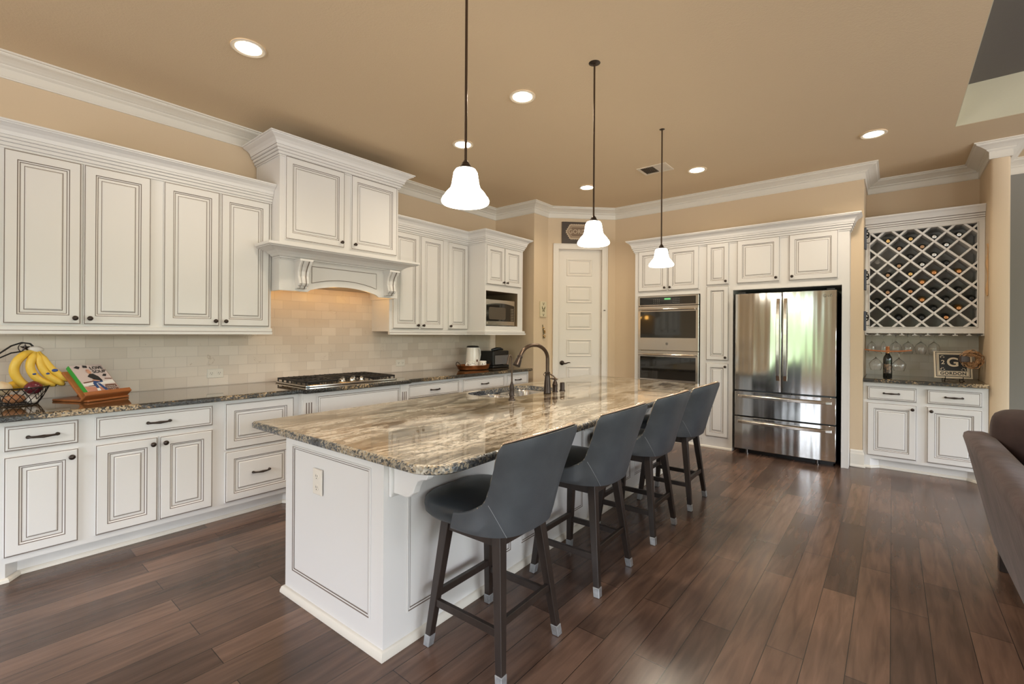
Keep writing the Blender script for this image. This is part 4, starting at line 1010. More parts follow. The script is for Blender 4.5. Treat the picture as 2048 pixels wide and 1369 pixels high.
flat_panel(-.752, -.085, .135, .79, Matrix.Identity(4), 'end_panel')
RS = Matrix.Rotation(R90, 4, 'Z')
sx = [(.125, .88), (.97, 1.72), (1.81, 2.56), (2.65, 3.36)]
for a, c in sx: flat_panel(a, c, .135, .79, RS, 'side_panel')
b = MB(); b.sweep([(-IW, .245), (-IW, 0), (0, 0), (0, IL), (-1.03, IL)], [(0, .001), (.020, .001), (.020, .012), (.014, .030), (.006, .036), (0, .037)]); b.obj('shoe_molding', TRIM, t, smooth=True)
def brk(yc):
    b = MB(); b.box(0, yc-.034, .676, .016, yc+.034, IZ-.001)
    prof = [(.016, IZ-.001), (.225, IZ-.001), (.225, .797), (.215, .785), (.190, .780), (.165, .768), (.150, .745), (.138, .715), (.118, .697), (.090, .690), (.045, .693), (.016, .690)]
    b.prism([(x, zz) for x, zz in prof], 'y', yc-.019, yc+.019); b.obj('corbel', PAINT, t, bev=.003)
for yc in (.058, .925, 1.765, 2.605): brk(yc)
# outlet on the end of the island
def outlet(x, y, z, rz, label, horiz=False, w=.078, h=.124):
    t = thing('outlet', label, 'outlet', (x, y, z), rz, None)
    if horiz: w, h = h, w
    b = MB(); b.loft([rect(-w/2, w/2, -h/2, h/2, 0, 0), rect(-w/2, w/2, -h/2, h/2, .001, -.004), rect(-w/2, w/2, -h/2, h/2, .004, -.006)], cap1=True); b.obj('cover_plate', PLASTIC_WHITE, t)
    for s in (-1, 1):
        cx, cz = (s*.029, 0) if horiz else (0, s*.027)
        b = MB(); b.lathe([(.0165, .0058), (.0165, .0078), (.0155, .0085)], (cx, 0, cz), 16, 0, '-y', cap1=True); o = b.obj('socket', PLASTIC_WHITE, t)
        b = MB()
        for q in (-1, 1): b.box(cx+q*.0065-.0013, -.0090, cz-.001, cx+q*.0065+.0013, -.0084, cz+.009)
        b.lathe([(.003, .0084), (.003, .009)], (cx, 0, cz-.008), 8, 0, '-y', cap1=True); b.obj('slots', SLOT, o)
    return t
outlet(*isl(-.500, -.0065, .648), IR, 'vertical outlet on the cream end of the island')
outlet(XW+.0125, 1.428, 1.020, R90, 'horizontal outlet on the tile between the cookbook and the cooktop', True)
outlet(XW+.0125, 3.335, 1.020, R90, 'wall plate on the tile between the cooktop and the copper tray', True)
outlet(XW+.0125, .475, 1.03, R90, 'horizontal outlet on the tile half hidden behind the bookstand', True)

# island top with sink cut-outs
def arc(cx, cy, r, a0, a1, n=8): return [(cx+r*cos(radians(a0+(a1-a0)*k/n)), cy+r*sin(radians(a0+(a1-a0)*k/n))) for k in range(n+1)]
def rrect(x0, x1, y0, y1, r, n=6): return arc(x1-r, y0+r, r, -90, 0, n)+arc(x1-r, y1-r, r, 0, 90, n)+arc(x0+r, y1-r, r, 90, 180, n)+arc(x0+r, y0+r, r, 180, 270, n)
poly = arc(-1.165+.03, -.035+.03, .03, 180, 270, 4) + arc(.345-.15, -.035+.15, .15, -90, 0, 10) + arc(.345-.16, 3.60-.02, .16, 0, 78, 8) + arc(-1.165+.03, 3.93-.03, .03, 80, 180, 5)
S1, S2 = (-.935, -.640, 1.58, 1.95), (-.935, -.570, 2.00, 2.42)
hole = rrect(-1.075, -.615, 1.60, 2.46, .12, 8)
b = slab(poly, IZ+.001, .865, [hole], .012)
o = b.obj('countertop', [GRANITE, EDGE], smooth=True, angle=50); o.location = IO; o.rotation_euler = (0, 0, IR)
tag(o, 'large cream and brown granite slab on the island with a chipped edge', 'countertop')
t = thing('sink', 'undermount stainless double bowl sink in the island counter', 'sink', IO, IR)
def bowl(name, x0, x1, y0, y1, d):
    b = MB(); zt_ = IZ-.001; rr = .085
    L = [[(x, y, zz) for x, y in rrect(x0+i, x1-i, y0+i, y1-i, rr)] for i, zz in ((-.012, zt_-.003), (-.012, zt_), (0, zt_), (.004, zt_-.01), (.012, zt_-d+.03), (.04, zt_-d))]
    b.loft(L, cap1=True); o = b.obj(name, STEEL, t, smooth=True, angle=45)
    b = MB(); b.lathe([(.04, .003), (.036, .005), (.03, .002), (.001, .001)], ((x0+x1)/2, (y0+y1)/2, zt_-d), 18); b.obj('drain', STEEL_D, o, smooth=True)
bowl('basin', -1.070, -.625, 1.615, 2.005, .20); bowl('basin', -1.070, -.625, 2.035, 2.45, .20)
b = MB(); b.box(-1.05, 2.000, IZ-.05, -.64, 2.040, IZ-.012); b.obj('divider', STEEL, t, bev=.008, seg=2)
# main faucet
fx, fy_, _ = isl(-.545, 2.085)
t = thing('faucet', 'oil rubbed bronze gooseneck faucet with pull-down head at the island sink', 'faucet', (-2.262, 3.228, .865))
b = MB(); b.lathe([(.030, .0005), (.033, .004), (.031, .012), (.029, .05), (.027, .09), (.022, .14), (.019, .165), (.022, .172), (.022, .180), (.0165, .184)], n=20, cap0=True); b.obj('base', BRONZE, t, smooth=True)
b = MB(); dv = Vector((-.11, -.985, 0)).normalized(); pts = [Vector((0, 0, .18)), Vector((0, 0, .26)), Vector((0, 0, .295))]; R_ = .162
for k in range(1, 15):
    a = pi*k/15*.98; pts.append(Vector((0, 0, .295)) + dv*(R_*1.04*(1-cos(a))) + Vector((0, 0, .118*sin(a))))
b.tube(pts, .0155, 12); end = pts[-1]; dr_ = (pts[-1]-pts[-2]).normalized(); b.obj('spout', BRONZE_HI, t, smooth=True)
b = MB(); b.tube([end-dr_*.005, end, end+dr_*.012, end+dr_*.014, end+dr_*.045, end+dr_*.085, end+dr_*.088], [.0165, .021, .021, .019, .026, .031, .023], 14); b.obj('spray_head', BRONZE, t, smooth=True)
b = MB(); b.tube([(.018, .012, .165), (.042, .024, .150), (.062, .034, .128), (.076, .040, .118)], [.006, .006, .0055, .008], 8); b.obj('lever', BRONZE_HI, t, smooth=True)
b = MB(); b.tube([(0, 0, .174), (-.018, -.016, .176), (-.026, -.022, .16), (-.018, -.016, .145)], .0025, 6); b.obj('hose_clip', BRONZE, t, smooth=True)
# filtered water tap
t = thing('water_tap', 'slim bronze filtered water tap with hooked spout beside the sink', 'faucet', (-2.232, 2.715, .865))
b = MB(); b.lathe([(.026, .0005), (.026, .006), (.018, .014), (.016, .03), (.020, .036), (.018, .048), (.017, .085), (.019, .092), (.015, .112), (.0085, .135), (.0065, .142)], n=18, cap0=True); b.obj('base', BRONZE, t, smooth=True)
b = MB(); pts = [Vector((0, 0, .14)), Vector((0, 0, .22)), Vector((0, 0, .305))] + [Vector((0, 0, .305)) + Vector((-.25, -.97, 0))*(.018*(1-cos(pi*k/8*1.05))) + Vector((0, 0, .036*sin(pi*k/8*1.05))) for k in range(1, 9)]
pts += [pts[-1]+Vector((-.002, -.008, -.025))]
b.tube(pts, [.0065]*3+[.006]*8+[.0075], 10); b.obj('spout', BRONZE_HI, t, smooth=True)
t = thing('soap_dispenser', 'bronze soap dispenser right beside the gooseneck faucet', 'soap dispenser', (-2.268, 3.352, .865))
b = MB(); b.lathe([(.024, .0005), (.024, .006), (.020, .012), (.022, .05), (.024, .066), (.020, .072), (.019, .085), (.013, .094), (.009, .106)], n=18, cap0=True); b.obj('base', BRONZE, t, smooth=True)
b = MB(); b.tube([(0, 0, .10), (-.004, -.01, .114), (-.014, -.04, .117), (-.022, -.065, .122), (-.028, -.085, .135)], [.010, .009, .005, .0045, .004], 8); b.obj('nozzle', BRONZE_HI, t, smooth=True)
t = thing('air_switch', 'short dark cylinder cap on the island counter past the soap dispenser', 'air gap', (-2.256, 3.448, .865))
b = MB(); b.lathe([(.026, .0005), (.026, .005), (.022, .007), (.022, .014), (.0205, .018), (.0205, .070), (.018, .076), (.001, .078)], n=20, cap0=True); b.obj('cap', BRONZE, t, smooth=True)

# ------------------------------------------------------------------ cooktop
t = thing('gas_cooktop', 'stainless gas cooktop with black cast iron grates on the long counter', 'cooktop', (-4.010, 2.318, .9145))
hx_, hy_ = .290, .457
b = MB(); b.loft([[(x, y, zz) for x, y in rrect(-hx_+i, hx_-i, -hy_+i, hy_-i, .02, 3)] for i, zz in ((.004, .0), (0, .004), (0, .014), (.006, .017), (.014, .013))], cap0=True, cap1=True); b.obj('tray', STEEL, t, smooth=True, angle=40)
BUR = [(-.12, -.31), (.13, -.31), (-.10, 0), (-.12, .31), (.13, .31)]
for (x, y) in BUR:
    b = MB(); b.lathe([(.050, .0132), (.050, .020), (.036, .022), (.036, .030), (.030, .034), (.001, .035)], (x, y, 0), 20); b.obj('burner', IRON, t, smooth=True)
def grate(y0, y1, x0=-.262, x1=.262):
    b = MB(); h = .048; w = .012
    for y in (y0, y1-w): b.box(x0, y, h-.016, x1, y+w, h)
    for x in (x0, x1-w): b.box(x, y0, h-.016, x+w, y1, h)
    n = 6
    for k in range(1, n):
        yy = y0+(y1-y0)*k/n
        b.box(x0, yy-.0045, h-.012, x0+.17, yy+.0045, h+.002); b.box(x1-.17, yy-.0045, h-.012, x1, yy+.0045, h+.002)
    for xx in (x0+.13, (x0+x1)/2, x1-.13): b.box(xx-.006, y0, h-.014, xx+.006, y1, h)
    for x in (x0, x1-w):
        for y in [y0+(y1-y0-w)*k/6 for k in range(7)]: b.box(x, y, .0135, x+w, y+w*.8, h-.014)
    for y in (y0, y1-w):
        for x in [x0+(x1-x0-w)*k/6 for k in range(7)]: b.box(x, y, .0135, x+w*.8, y+w, h-.014)
    b.obj('grate', IRON, t, bev=.003)
grate(-.445, -.155); grate(.155, .445); grate(-.148, .148, -.262, .06)
for (x, y) in ((.225, -.10), (.165, -.052), (.225, 0), (.165, .052), (.225, .10)):
    b = MB(); b.lathe([(.020, .0135), (.021, .018), (.0175, .021), (.0165, .042), (.0145, .046), (.001, .0465)], (x, y, 0), 18); b.box(x-.016, y-.0035, .040, x+.016, y+.0035, .056); b.obj('knob', CHROME, t, smooth=True)
b = MB(); b.box(.2885, -.452, .003, .2915, -.427, .013); b.obj('sticker', mat('blue_white_sticker', (.45, .58, .70), .4), t)

# ------------------------------------------------------------------ microwave
t = thing('microwave', 'stainless microwave with dark window standing in the cabinet bay', 'microwave', (-3.845, 4.166, 1.4635), R90)
mw, mh = .560, .330
b = MB(); b.box(0, .012, .008, mw, .42, mh); b.obj('body', STEEL_D, t)
b = MB(); b.box(0, 0, .008, mw, .0119, mh); b.obj('front_frame', STEEL, t, bev=.002)
n = 16; x_a, x_b = .012, mw-.012
b = MB(); b.poly([(x_a, -.0015, .060), (x_b, -.0015, .060)] + [(x_b+(x_a-x_b)*k/n, -.0015, .262+.026*(1-(2*k/n-1)**2)) for k in range(n+1)]); b.obj('window', BLACK_GLASS, t)
b = MB(); b.poly([(xx, -.0022, zz) for xx, zz in rrect(.055, .375, .082, .235, .025)]); b.obj('viewing_screen', mat('grey_brown_screen', (.09, .07, .05), .25), t)
b = MB()
for j in range(8):
    for i in range(3): b.box(.480+i*.020, -.0024, .072+j*.021, .492+i*.020, -.0015, .078+j*.021)
b.obj('keypad', mat('pale_keypad_marks', (.45, .40, .32), .5), t)
b = MB(); b.lathe([(.011, 0), (.011, .002), (.001, .003)], (.026, 0, .036), 14, 0, '-y'); b.obj('door_badge', CHROME, t)
for x in (.03, mw-.05):
    for y in (.05, .36):
        pass
b = MB(); b.box(.03, .05, 0, .06, .38, .008); b.box(mw-.06, .05, 0, mw-.03, .38, .008); b.obj('foot', BLACK, t)

# ------------------------------------------------------------------ things on the far end of the long counter
t = thing('copper_tray', 'oval hammered copper tray with loop handles on the far counter', 'tray', (-4.060, 4.180, .9145), radians(86))
b = MB(); n = 32
def oval(a, c, zz): return [(a*cos(2*pi*k/n), c*sin(2*pi*k/n), zz) for k in range(n)]
b.loft([oval(.205, .120, .001), oval(.225, .138, .010), oval(.248, .155, .056), oval(.255, .160, .060), oval(.251, .157, .061), oval(.244, .151, .056), oval(.220, .134, .013), oval(.200, .117, .006)], cap0=True, cap1=True); b.obj('pan', COPPER, t, smooth=True)
for s in (-1, 1):
    b = MB(); b.tube([(s*.240, -.038, .052), (s*.254, -.036, .078), (s*.262, -.020, .098), (s*.264, 0, .104), (s*.262, .020, .098), (s*.254, .036, .078), (s*.240, .038, .052)], .0045, 8); b.obj('handle', BRONZE_HI, t, smooth=True)
t = thing('electric_kettle', 'white ceramic jug kettle with dark lid standing on the copper tray', 'kettle', (-4.120, 4.225, .9215))
b = MB(); b.lathe([(.001, .001), (.085, .001), (.091, .008), (.092, .05), (.085, .16), (.078, .25), (.076, .272), (.070, .276)], n=26); b.obj('jug', WHITE_CERAMIC, t, smooth=True)
b = MB(); b.lathe([(.079, .268), (.079, .276), (.068, .288), (.02, .294), (.001, .294)], n=26); b.obj('lid', BLACK, t, smooth=True)
b = MB(); b.tube([(-.01, .070, .262), (-.004, .105, .262), (.004, .124, .235), (.006, .128, .18), (.004, .118, .11), (.0, .085, .06)], [.011, .013, .013, .012, .011, .010], 10); b.obj('handle', WHITE_CERAMIC, t, smooth=True)
b = MB(); b.lathe([(.016, .0), (.012, .004), (.001, .004)], (0, 0, 0), 12, 0, 'x');
for i, p in enumerate(b.v): b.v[i] = p + Vector((.0895, -.012, .105))
b.obj('emblem', PRINTBROWN, t)
def mug(loc, rz, label):
    t = thing('mug', label, 'mug', loc, rz, 'printed mugs on the copper tray'); t.scale = (1.18, 1.18, 1.12)
    b = MB(); b.lathe([(.001, .001), (.036, .001), (.040, .006), (.041, .088), (.0395, .090), (.037, .086), (.036, .012), (.001, .010)], n=22); o = b.obj('cup', WHITE_CERAMIC, t, smooth=True)
    b = MB(); b.tube([(-.038, 0, .074), (-.058, 0, .076), (-.070, 0, .058), (-.066, 0, .034), (-.050, 0, .022), (-.039, 0, .024)], .0055, 8); b.obj('handle', WHITE_CERAMIC, t, smooth=True)
    b = MB(); random.seed(5)
    for k in range(26):
        a = random.uniform(0, 2*pi); zz = random.uniform(.018, .078); b.ball((.0413*cos(a), .0413*sin(a), zz), .0042, .0042, .0035, 6, 4)
    b.obj('printed_pattern', MUG_PRINT, t)
    return t
mug((-3.995, 4.075, .9215), radians(78), 'white patterned mug with its handle turned toward the cooktop, in front of the kettle')
mug((-3.995, 4.275, .9215), radians(120), 'white patterned mug nearest the coffee maker on the copper tray')
t = thing('coffee_maker', 'black pod coffee maker with clear water tank near the corner', 'coffee maker', (-4.02, 4.50, .9145), R90)
b = MB(); b.box(0, .0, .0005, .335, .25, .032); b.box(0, .0, .032, .045, .25, .222); b.box(.045, .14, .032, .335, .25, .222); b.box(.045, .01, .165, .335, .14, .222); b.obj('body', BLACK, t, bev=.012, seg=3)
b = MB(); b.box(.050, .004, .044, .330, .012, .166); o = b.obj('front_panel', mat('smoked_grey_panel', (.15, .145, .15), .2, coat=.5), t, bev=.003)
b = MB(); b.box(.205, -.006, .034, .290, .06, .044); b.obj('drip_tray', STEEL_D, t, bev=.003)
b = MB(); b.tube([(.245, .03, .165), (.245, .03, .115)], [.010, .006], 10); b.obj('nozzle', CHROME, t, smooth=True)
b = MB(); b.tube([(.08, .10, .232), (.14, .06, .250), (.20, .05, .248), (.26, .06, .238)], [.018, .022, .020, .012], 10); b.ball((.15, .07, .238), .035, .03, .015); b.obj('lever_lid', BLACK, t, smooth=True)

# ------------------------------------------------------------------ fruit basket
BXc, BYc = -4.165, .270
t = thing('fruit_basket', 'black wire fruit basket with a tall banana hook ending in a star', 'fruit basket', (BXc, BYc, .9145))
b = MB(); n = 40
def ring(r, zz, w=.003): b.tube([(r*cos(2*pi*k/n), r*sin(2*pi*k/n), zz) for k in range(n+1)], w, 6)
ring(.135, .108, .0042); ring(.085, .006, .004); ring(.05, .005, .003)
for k in range(20):
    for sg in (-1, 1):
        a0 = 2*pi*k/20; pts = []
        for j in range(7):
            u = j/6; a = a0+sg*.62*u; r = .085+(.135-.085)*u**.8; pts.append((r*cos(a), r*sin(a), .006+.102*u))
        b.tube(pts, .0020, 5)
for k in range(5):
    a = 2*pi*k/5; b.tube([(.05*cos(a), .05*sin(a), .005), (.085*cos(a), .085*sin(a), .006)], .002, 5)
b.obj('wire_bowl', IRON, t, smooth=True)
b = MB(); dirv = Vector((.10, .995, 0))
def hk(s_, zz): return (dirv.x*s_-.04, dirv.y*s_, zz)
b.tube([hk(-.130, .105), hk(-.140, .18), hk(-.125, .245), hk(-.080, .315), hk(-.03, .362), hk(.015, .382), hk(.052, .375), hk(.070, .352), hk(.064, .322)], .0048, 8)
b.tube([hk(-.128, .235), hk(-.085, .285), hk(-.030, .318), hk(.02, .328), hk(.062, .326), hk(.080, .318)], .0042, 8)
b.obj('banana_hook', IRON, t, smooth=True)
b = MB(); cx_, cz_ = .030, .350
b.tube([hk(cx_+.030*cos(2*pi*k/24), cz_+.030*sin(2*pi*k/24)) for k in range(25)], .0026, 6)
st = [hk(cx_+(.027 if k % 2 == 0 else .011)*cos(pi/2+pi*k/5), cz_+(.027 if k % 2 == 0 else .011)*sin(pi/2+pi*k/5)) for k in range(10)]
c0 = Vector(hk(cx_, cz_)); f0 = c0+Vector((.006, 0, 0)); b0 = c0-Vector((.004, 0, 0))
for k in range(10): b.poly([f0, st[k], st[(k+1) % 10]]); b.poly([b0, st[(k+1) % 10], st[k]])
b.obj('star', BRONZE, t, smooth=False)
# bananas hanging from the hook, tips toward the cookbook
def banana(name, pts, r0, label):
    t = thing(name, label, 'banana', pts[0], 0, 'bunch of bananas on the hook')
    p0 = Vector(pts[0]); P_ = [Vector(p)-p0 for p in pts]; K = []
    m = len(P_)
    for j in range(25):            # Catmull-Rom through the control points
        u = j/24*(m-1); i = min(int(u), m-2); f = u-i
        a, b_, c, d = P_[max(i-1, 0)], P_[i], P_[i+1], P_[min(i+2, m-1)]
        K.append(.5*((2*b_)+(c-a)*f+(2*a-5*b_+4*c-d)*f*f+(3*b_-a-3*c+d)*f**3))
    R = []
    for j in range(25):
        u = j/24; R.append(r0*(.38 if u < .06 else min(1, .38+(u-.06)*4.0) if u < .22 else 1-.04*abs(u-.5) if u < .80 else max(.26, 1-((u-.80)/.2)**1.6*.74)))
    b = MB(); b.tube(K[:24], R[:24], 7); o = b.obj('peel', BANANA, t, smooth=True, angle=70)
    b = MB(); b.tube(K[23:], [R[23]*1.02, R[24]*.9], 7); b.obj('tip', BANANA_TIP, t, smooth=True)
    return t, K, R
hx, hy, hz = BXc-.015, BYc+.078, .9145+.328
def bn(*d): return [(hx+a, hy+b_, hz+c) for a, b_, c in d]
B_ = [('banana', bn((0, -.006, .0), (.010, -.045, -.012), (.020, -.086, -.060), (.018, -.098, -.125), (.012, -.070, -.190), (.008, -.025, -.232), (.004, .012, -.222)), .0245, 'outermost banana of the bunch, curving down toward the basket'),
      ('banana', bn((.004, .0, -.002), (.022, -.018, -.035), (.030, -.030, -.095), (.028, -.010, -.155), (.022, .040, -.200), (.018, .090, -.222)), .0222, 'second banana of the bunch, one small sticker near its middle'),
      ('banana', bn((.006, .004, -.002), (.020, .008, -.040), (.030, .020, -.100), (.030, .050, -.155), (.026, .100, -.200), (.022, .128, -.222)), .0205, 'third banana of the bunch, between the stickered ones'),
      ('banana', bn((.004, .010, -.002), (.014, .026, -.045), (.022, .055, -.100), (.024, .090, -.145), (.022, .130, -.178), (.020, .162, -.192)), .0222, 'banana of the bunch reaching closest to the cookbook, with a large sticker')]
for i, (nm, pts, r0, lb) in enumerate(B_):
    tb, K, R = banana(nm, pts, r0, lb)
    if i > 0:
        j = 14 if i < 3 else 13; p = K[j]+Vector((R[j]*.90, 0, R[j]*.42)); s_ = .010 if i < 3 else .016
        b = MB(); b.ball((p.x, p.y, p.z), .0035, s_, s_*.65, 10, 5); b.obj('sticker', STICKER, tb, smooth=True)
b = MB(); b.ball((0, 0, 0), .018, .034, .019, 16, 10); b.tube([(0, 0, .0), (0, .008, -.03)], [.017, .012], 10)
o = b.obj('stem_wrap', BANANA_WRAP, smooth=True); o.location = (hx, hy, hz+.012); o.rotation_euler = (radians(-8), 0, 0)
tag(o, 'white wrap over the joined stems of the banana bunch', 'stem wrap')
def veg(name, loc, r, m, label, cat, sq=(1, 1, 1), stem=None):
    b = MB(); k = 12; n_ = 20; loops = []
    for i in range(k+1):
        a = pi*(i+.02)/(k+.04); rr = sin(a); zz = -cos(a)
        if stem and i >= k-1: rr *= .75; zz += .05*(i-k+2)
        loops.append([(r*sq[0]*rr*cos(2*pi*j/n_), r*sq[1]*rr*sin(2*pi*j/n_), r*sq[2]*zz) for j in range(n_)])
    b.loft(loops, cap0=True, cap1=True); o = b.obj(name, m, smooth=True, angle=80); o.location = loc
    return tag(o, label, cat)
bz = .9145
veg('red_onion', (BXc+.055, BYc+.060, bz+.103), .043, RED_ONION, 'glossy dark red onion on top at the basket rim', 'onion', (1, 1, .92), True)
veg('yellow_onion', (BXc+.050, BYc-.074, bz+.108), .047, ONION, 'pale yellow onion on top by the hook post', 'onion', (1, 1, .88), True)
veg('mango', (BXc-.045, BYc+.0, bz+.115), .046, MANGO, 'bright yellow fruit behind the two onions in the basket', 'fruit', (.75, 1.15, .72))
veg('sweet_potato', (BXc+.045, BYc-.022, bz+.042), .034, POTATO, 'reddish brown potato low at the front of the basket', 'potato', (.9, 1.5, .8))
veg('garlic_bulb', (BXc+.055, BYc+.055, bz+.030), .026, GARLIC, 'white garlic bulb low in the basket under the red onion', 'garlic', (1, 1, .9), True)
veg('garlic_bulb', (BXc-.02, BYc+.065, bz+.034), .028, GARLIC, 'white garlic bulb deeper in the basket behind the first', 'garlic', (1, 1, .9), True)

# ------------------------------------------------------------------ bookstand and cookbook
t = thing('bookstand', 'reddish wooden bookstand holding a tilted cookbook on the long counter', 'bookstand', (-4.094, .640, .9145), radians(120))
b = MB(); b.box(-.135, -.075, .0005, .135, .205, .014); b.obj('base', CHERRY, t, bev=.003)
lean = radians(43)
TB = Matrix.Translation((0, -.035, .022)) @ Matrix.Rotation(-lean, 4, 'X')
b = MB(); b.T = TB; b.box(-.135, .0, 0, .135, .014, .235); b.obj('back_board', CHERRY, t, bev=.003)
b = MB(); b.T = TB; b.box(-.150, -.042, -.014, .150, .014, 0); b.box(-.150, -.050, -.014, .150, -.042, .016); b.obj('ledge', CHERRY, t, bev=.003)
b = MB(); b.tube([TB @ Vector((0, .015, .16)), Vector((0, .180, .016))], .006, 8); b.obj('prop', CHERRY, t)
t2 = thing('cookbook', 'cookbook with a green spine and soup title propped on the bookstand', 'book', t.location, radians(120))
TK = TB @ Matrix.Translation((0, -.0005, .0005)); bw, bh, bt = .205, .255, .026
b = MB(); b.T = TK; b.box(-bw/2+.004, -bt+.003, .003, bw/2-.004, -.003, bh-.003); b.obj('pages', PAPER, t2)
b = MB(); b.T = TK; b.box(-bw/2, -bt, 0, bw/2, -bt+.0025, bh); b.box(-bw/2, -.0025, 0, bw/2, 0, bh); o = b.obj('cover', COVER, t2)
b = MB(); b.T = TK; b.box(-bw/2-.002, -bt, 0, -bw/2+.001, 0, bh); b.obj('spine', GREEN, t2)
yc = -bt-.0004
def art(name, polys, m):
    b = MB(); b.T = TK
    for p in polys: b.poly([(x, yc-.00015*art.k, zz) for x, zz in p]); art.k += 1
    b.obj(name, m, o)
art.k = 0
art('cover_table', [[(-.10, .0), (.04, .0), (.03, .055), (-.10, .075)]], PRINTTERRA)
art('cover_shelf', [[(-.09, .10), (-.005, .112), (-.005, .120), (-.09, .110)], [(.055, .125), (.10, .12), (.10, .128), (.055, .133)], [(-.075, .075), (-.02, .070), (-.01, .090), (-.07, .098)]], PRINTBROWN)
art('cover_counter', [[(-.10, .078), (.10, .085), (.10, .112), (-.10, .100)]], PRINTW)
art('caption_box', [[(.005, .012), (.098, .012), (.098, .075), (.030, .078)]], PRINTBROWN)
art('figure_jeans', [[(-.038, .092), (.030, .100), (.032, .122), (-.020, .122)], [(-.038, .092), (-.016, .095), (-.018, .050), (-.034, .050)], [(-.014, .094), (.006, .090), (.030, .022), (.012, .020)]], JEANS)
art('figure_shoes', [[(-.042, .030), (-.020, .030), (-.018, .052), (-.036, .052)], [(.006, .004), (.026, .004), (.030, .030), (.012, .030)]], PRINTW)
art('figure_top', [[(-.040, .155), (-.018, .176), (.004, .176), (.026, .150), (.034, .112), (-.008, .108), (-.022, .135)]], INK)
art('figure_face', [[(-.022, .178), (-.006, .176), (.002, .190), (-.002, .205), (-.016, .206), (-.026, .194)], [(-.030, .118), (.012, .106), (.014, .114), (-.024, .128)]], SKIN)
art('figure_hair', [[(-.030, .190), (-.022, .205), (-.004, .206), (.0, .196), (-.004, .214), (-.022, .215)]], PRINTTERRA)
art('cover_plants', [[(-.085, .235), (-.060, .222), (-.045, .240), (-.062, .250)], [(-.030, .232), (-.005, .228), (.0, .246), (-.024, .252)], [(.05, .150), (.072, .145), (.085, .165), (.066, .168)]], INK)
TF = TK @ Matrix.Translation((0, yc-.004, 0)) @ FACE_FRONT
lettering('title', 'LOVE', .034, INK, o, TF @ Matrix.Translation((.048, .222, 0)), .0002, .0006)
lettering('title', 'SOUP', .034, INK, o, TF @ Matrix.Translation((.052, .190, 0)), .0002, .0006)
lettering('caption', 'A Season of', .012, PRINTW, o, TF @ Matrix.Translation((.055, .058, 0)), .0002)
lettering('caption', 'Soups & Stews', .012, PRINTW, o, TF @ Matrix.Translation((.058, .044, 0)), .0002)
lettering('caption', 'LISA', .016, PRINTW, o, TF @ Matrix.Translation((.060, .025, 0)), .0002, .0003)

# ------------------------------------------------------------------ signs by the pantry door
n_ = Vector(((dB-dA).y, -(dB-dA).x)).normalized(); ax = (dB-dA).normalized()
def dpt(s_, off, zz): p = dA+ax*s_+n_*off; return (p.x, p.y, zz)
t = thing('name_sign', 'dark wooden sign with a lace-edged oval standing above the pantry door', 'sign', dpt(.476, .012, 2.645), da)
sw, sh = .565, .305
b = MB(); b.box(-sw/2, -.010, 0, sw/2, .010, sh); b.obj('board', SIGN_DARK, t, bev=.003)
def oct_(a, c, k, y, m=0, cz=.165): return [(x, y, cz+zz) for x, zz in ((-a, 0), (-a+k, c), (a-k, c), (a, 0), (a-k, -c), (-a+k, -c))]
b = MB(); pts = []
base = [(x, zz) for x, _, zz in oct_(.225, .100, .06, 0)]
for i in range(6):
    p, q = Vector(base[i]), Vector(base[(i+1) % 6]); L = (q-p).length; k = max(2, int(L/.024)); nn = Vector((-(q-p).y, (q-p).x)).normalized()
    for j in range(k):
        pts.append((p+(q-p)*(j/k))); pts.append(p+(q-p)*((j+.5)/k)+nn*.014)
b.poly([(p.x, -.0108, p.y) for p in pts]); b.obj('lace_edge', SIGN_LACE, t)
b = MB(); b.poly(oct_(.213, .088, .055, -.0114)); b.obj('field', SIGN_IN, t)
b = MB()
for a, c, k, y in ((.205, .082, .052, -.0118), (.188, .070, .046, -.0118)):
    b.loft([oct_(a, c, k, y), oct_(a-.005, c-.005, k-.002, y)])
b.obj('border_lines', SIGN_LACE, t)
lettering('sign_letters', 'GORDON', .082, SIGN_LACE, t, Matrix.Translation((0, -.0122, .165)) @ FACE_FRONT, .0004, .0012, 1.05)
# butterfly tile and hanging charm on the short wall facing the island
t = thing('butterfly_tile', 'small cream tile with printed butterflies on the short wall by the pantry', 'wall art', (-3.7445, 5.213, 1.708), R90)
b = MB(); b.box(-.072, -.018, -.107, .072, 0, .107); b.obj('tile', CANVAS_TILE, t, bev=.002)
b = MB()
for cz, s_ in ((.075, .55), (0, 1.1), (-.078, .5)):
    for q in (-1, 1):
        b.poly([(0, -.0185, cz), (q*.010*s_, -.0185, cz+.012*s_), (q*.030*s_, -.0185, cz+.040*s_), (q*.036*s_, -.0185, cz+.030*s_), (q*.026*s_, -.0185, cz-.004*s_)])
        b.poly([(0, -.0185, cz-.004*s_), (q*.022*s_, -.0185, cz-.010*s_), (q*.018*s_, -.0185, cz-.038*s_), (q*.006*s_, -.0185, cz-.030*s_)])
b.obj('butterfly_print', OLIVE, t)
t = thing('hanging_charm', 'small hanging ornament of gold beads and dark twigs under the butterfly tile', 'ornament', (-3.7445, 5.213, 1.495), R90)
b = MB(); b.tube([(0, -.006, 0), (.006, -.008, -.05), (.014, -.012, -.12), (.012, -.012, -.19)], .005, 6)
for k in range(7): b.tube([(.012, -.012, -.04-.02*k), (.012+.02*cos(k*2.1), -.020, -.06-.022*k)], .0035, 5)
b.obj('twig', OLIVE, t, smooth=True)
b = MB()
for (x, zz, r_) in ((.004, -.045, .012), (.028, -.085, .013), (.034, -.108, .012), (.026, -.165, .017), (.006, -.150, .011)): b.ball((x, -.020, zz), r_)
b.obj('beads', GOLD, t, smooth=True)

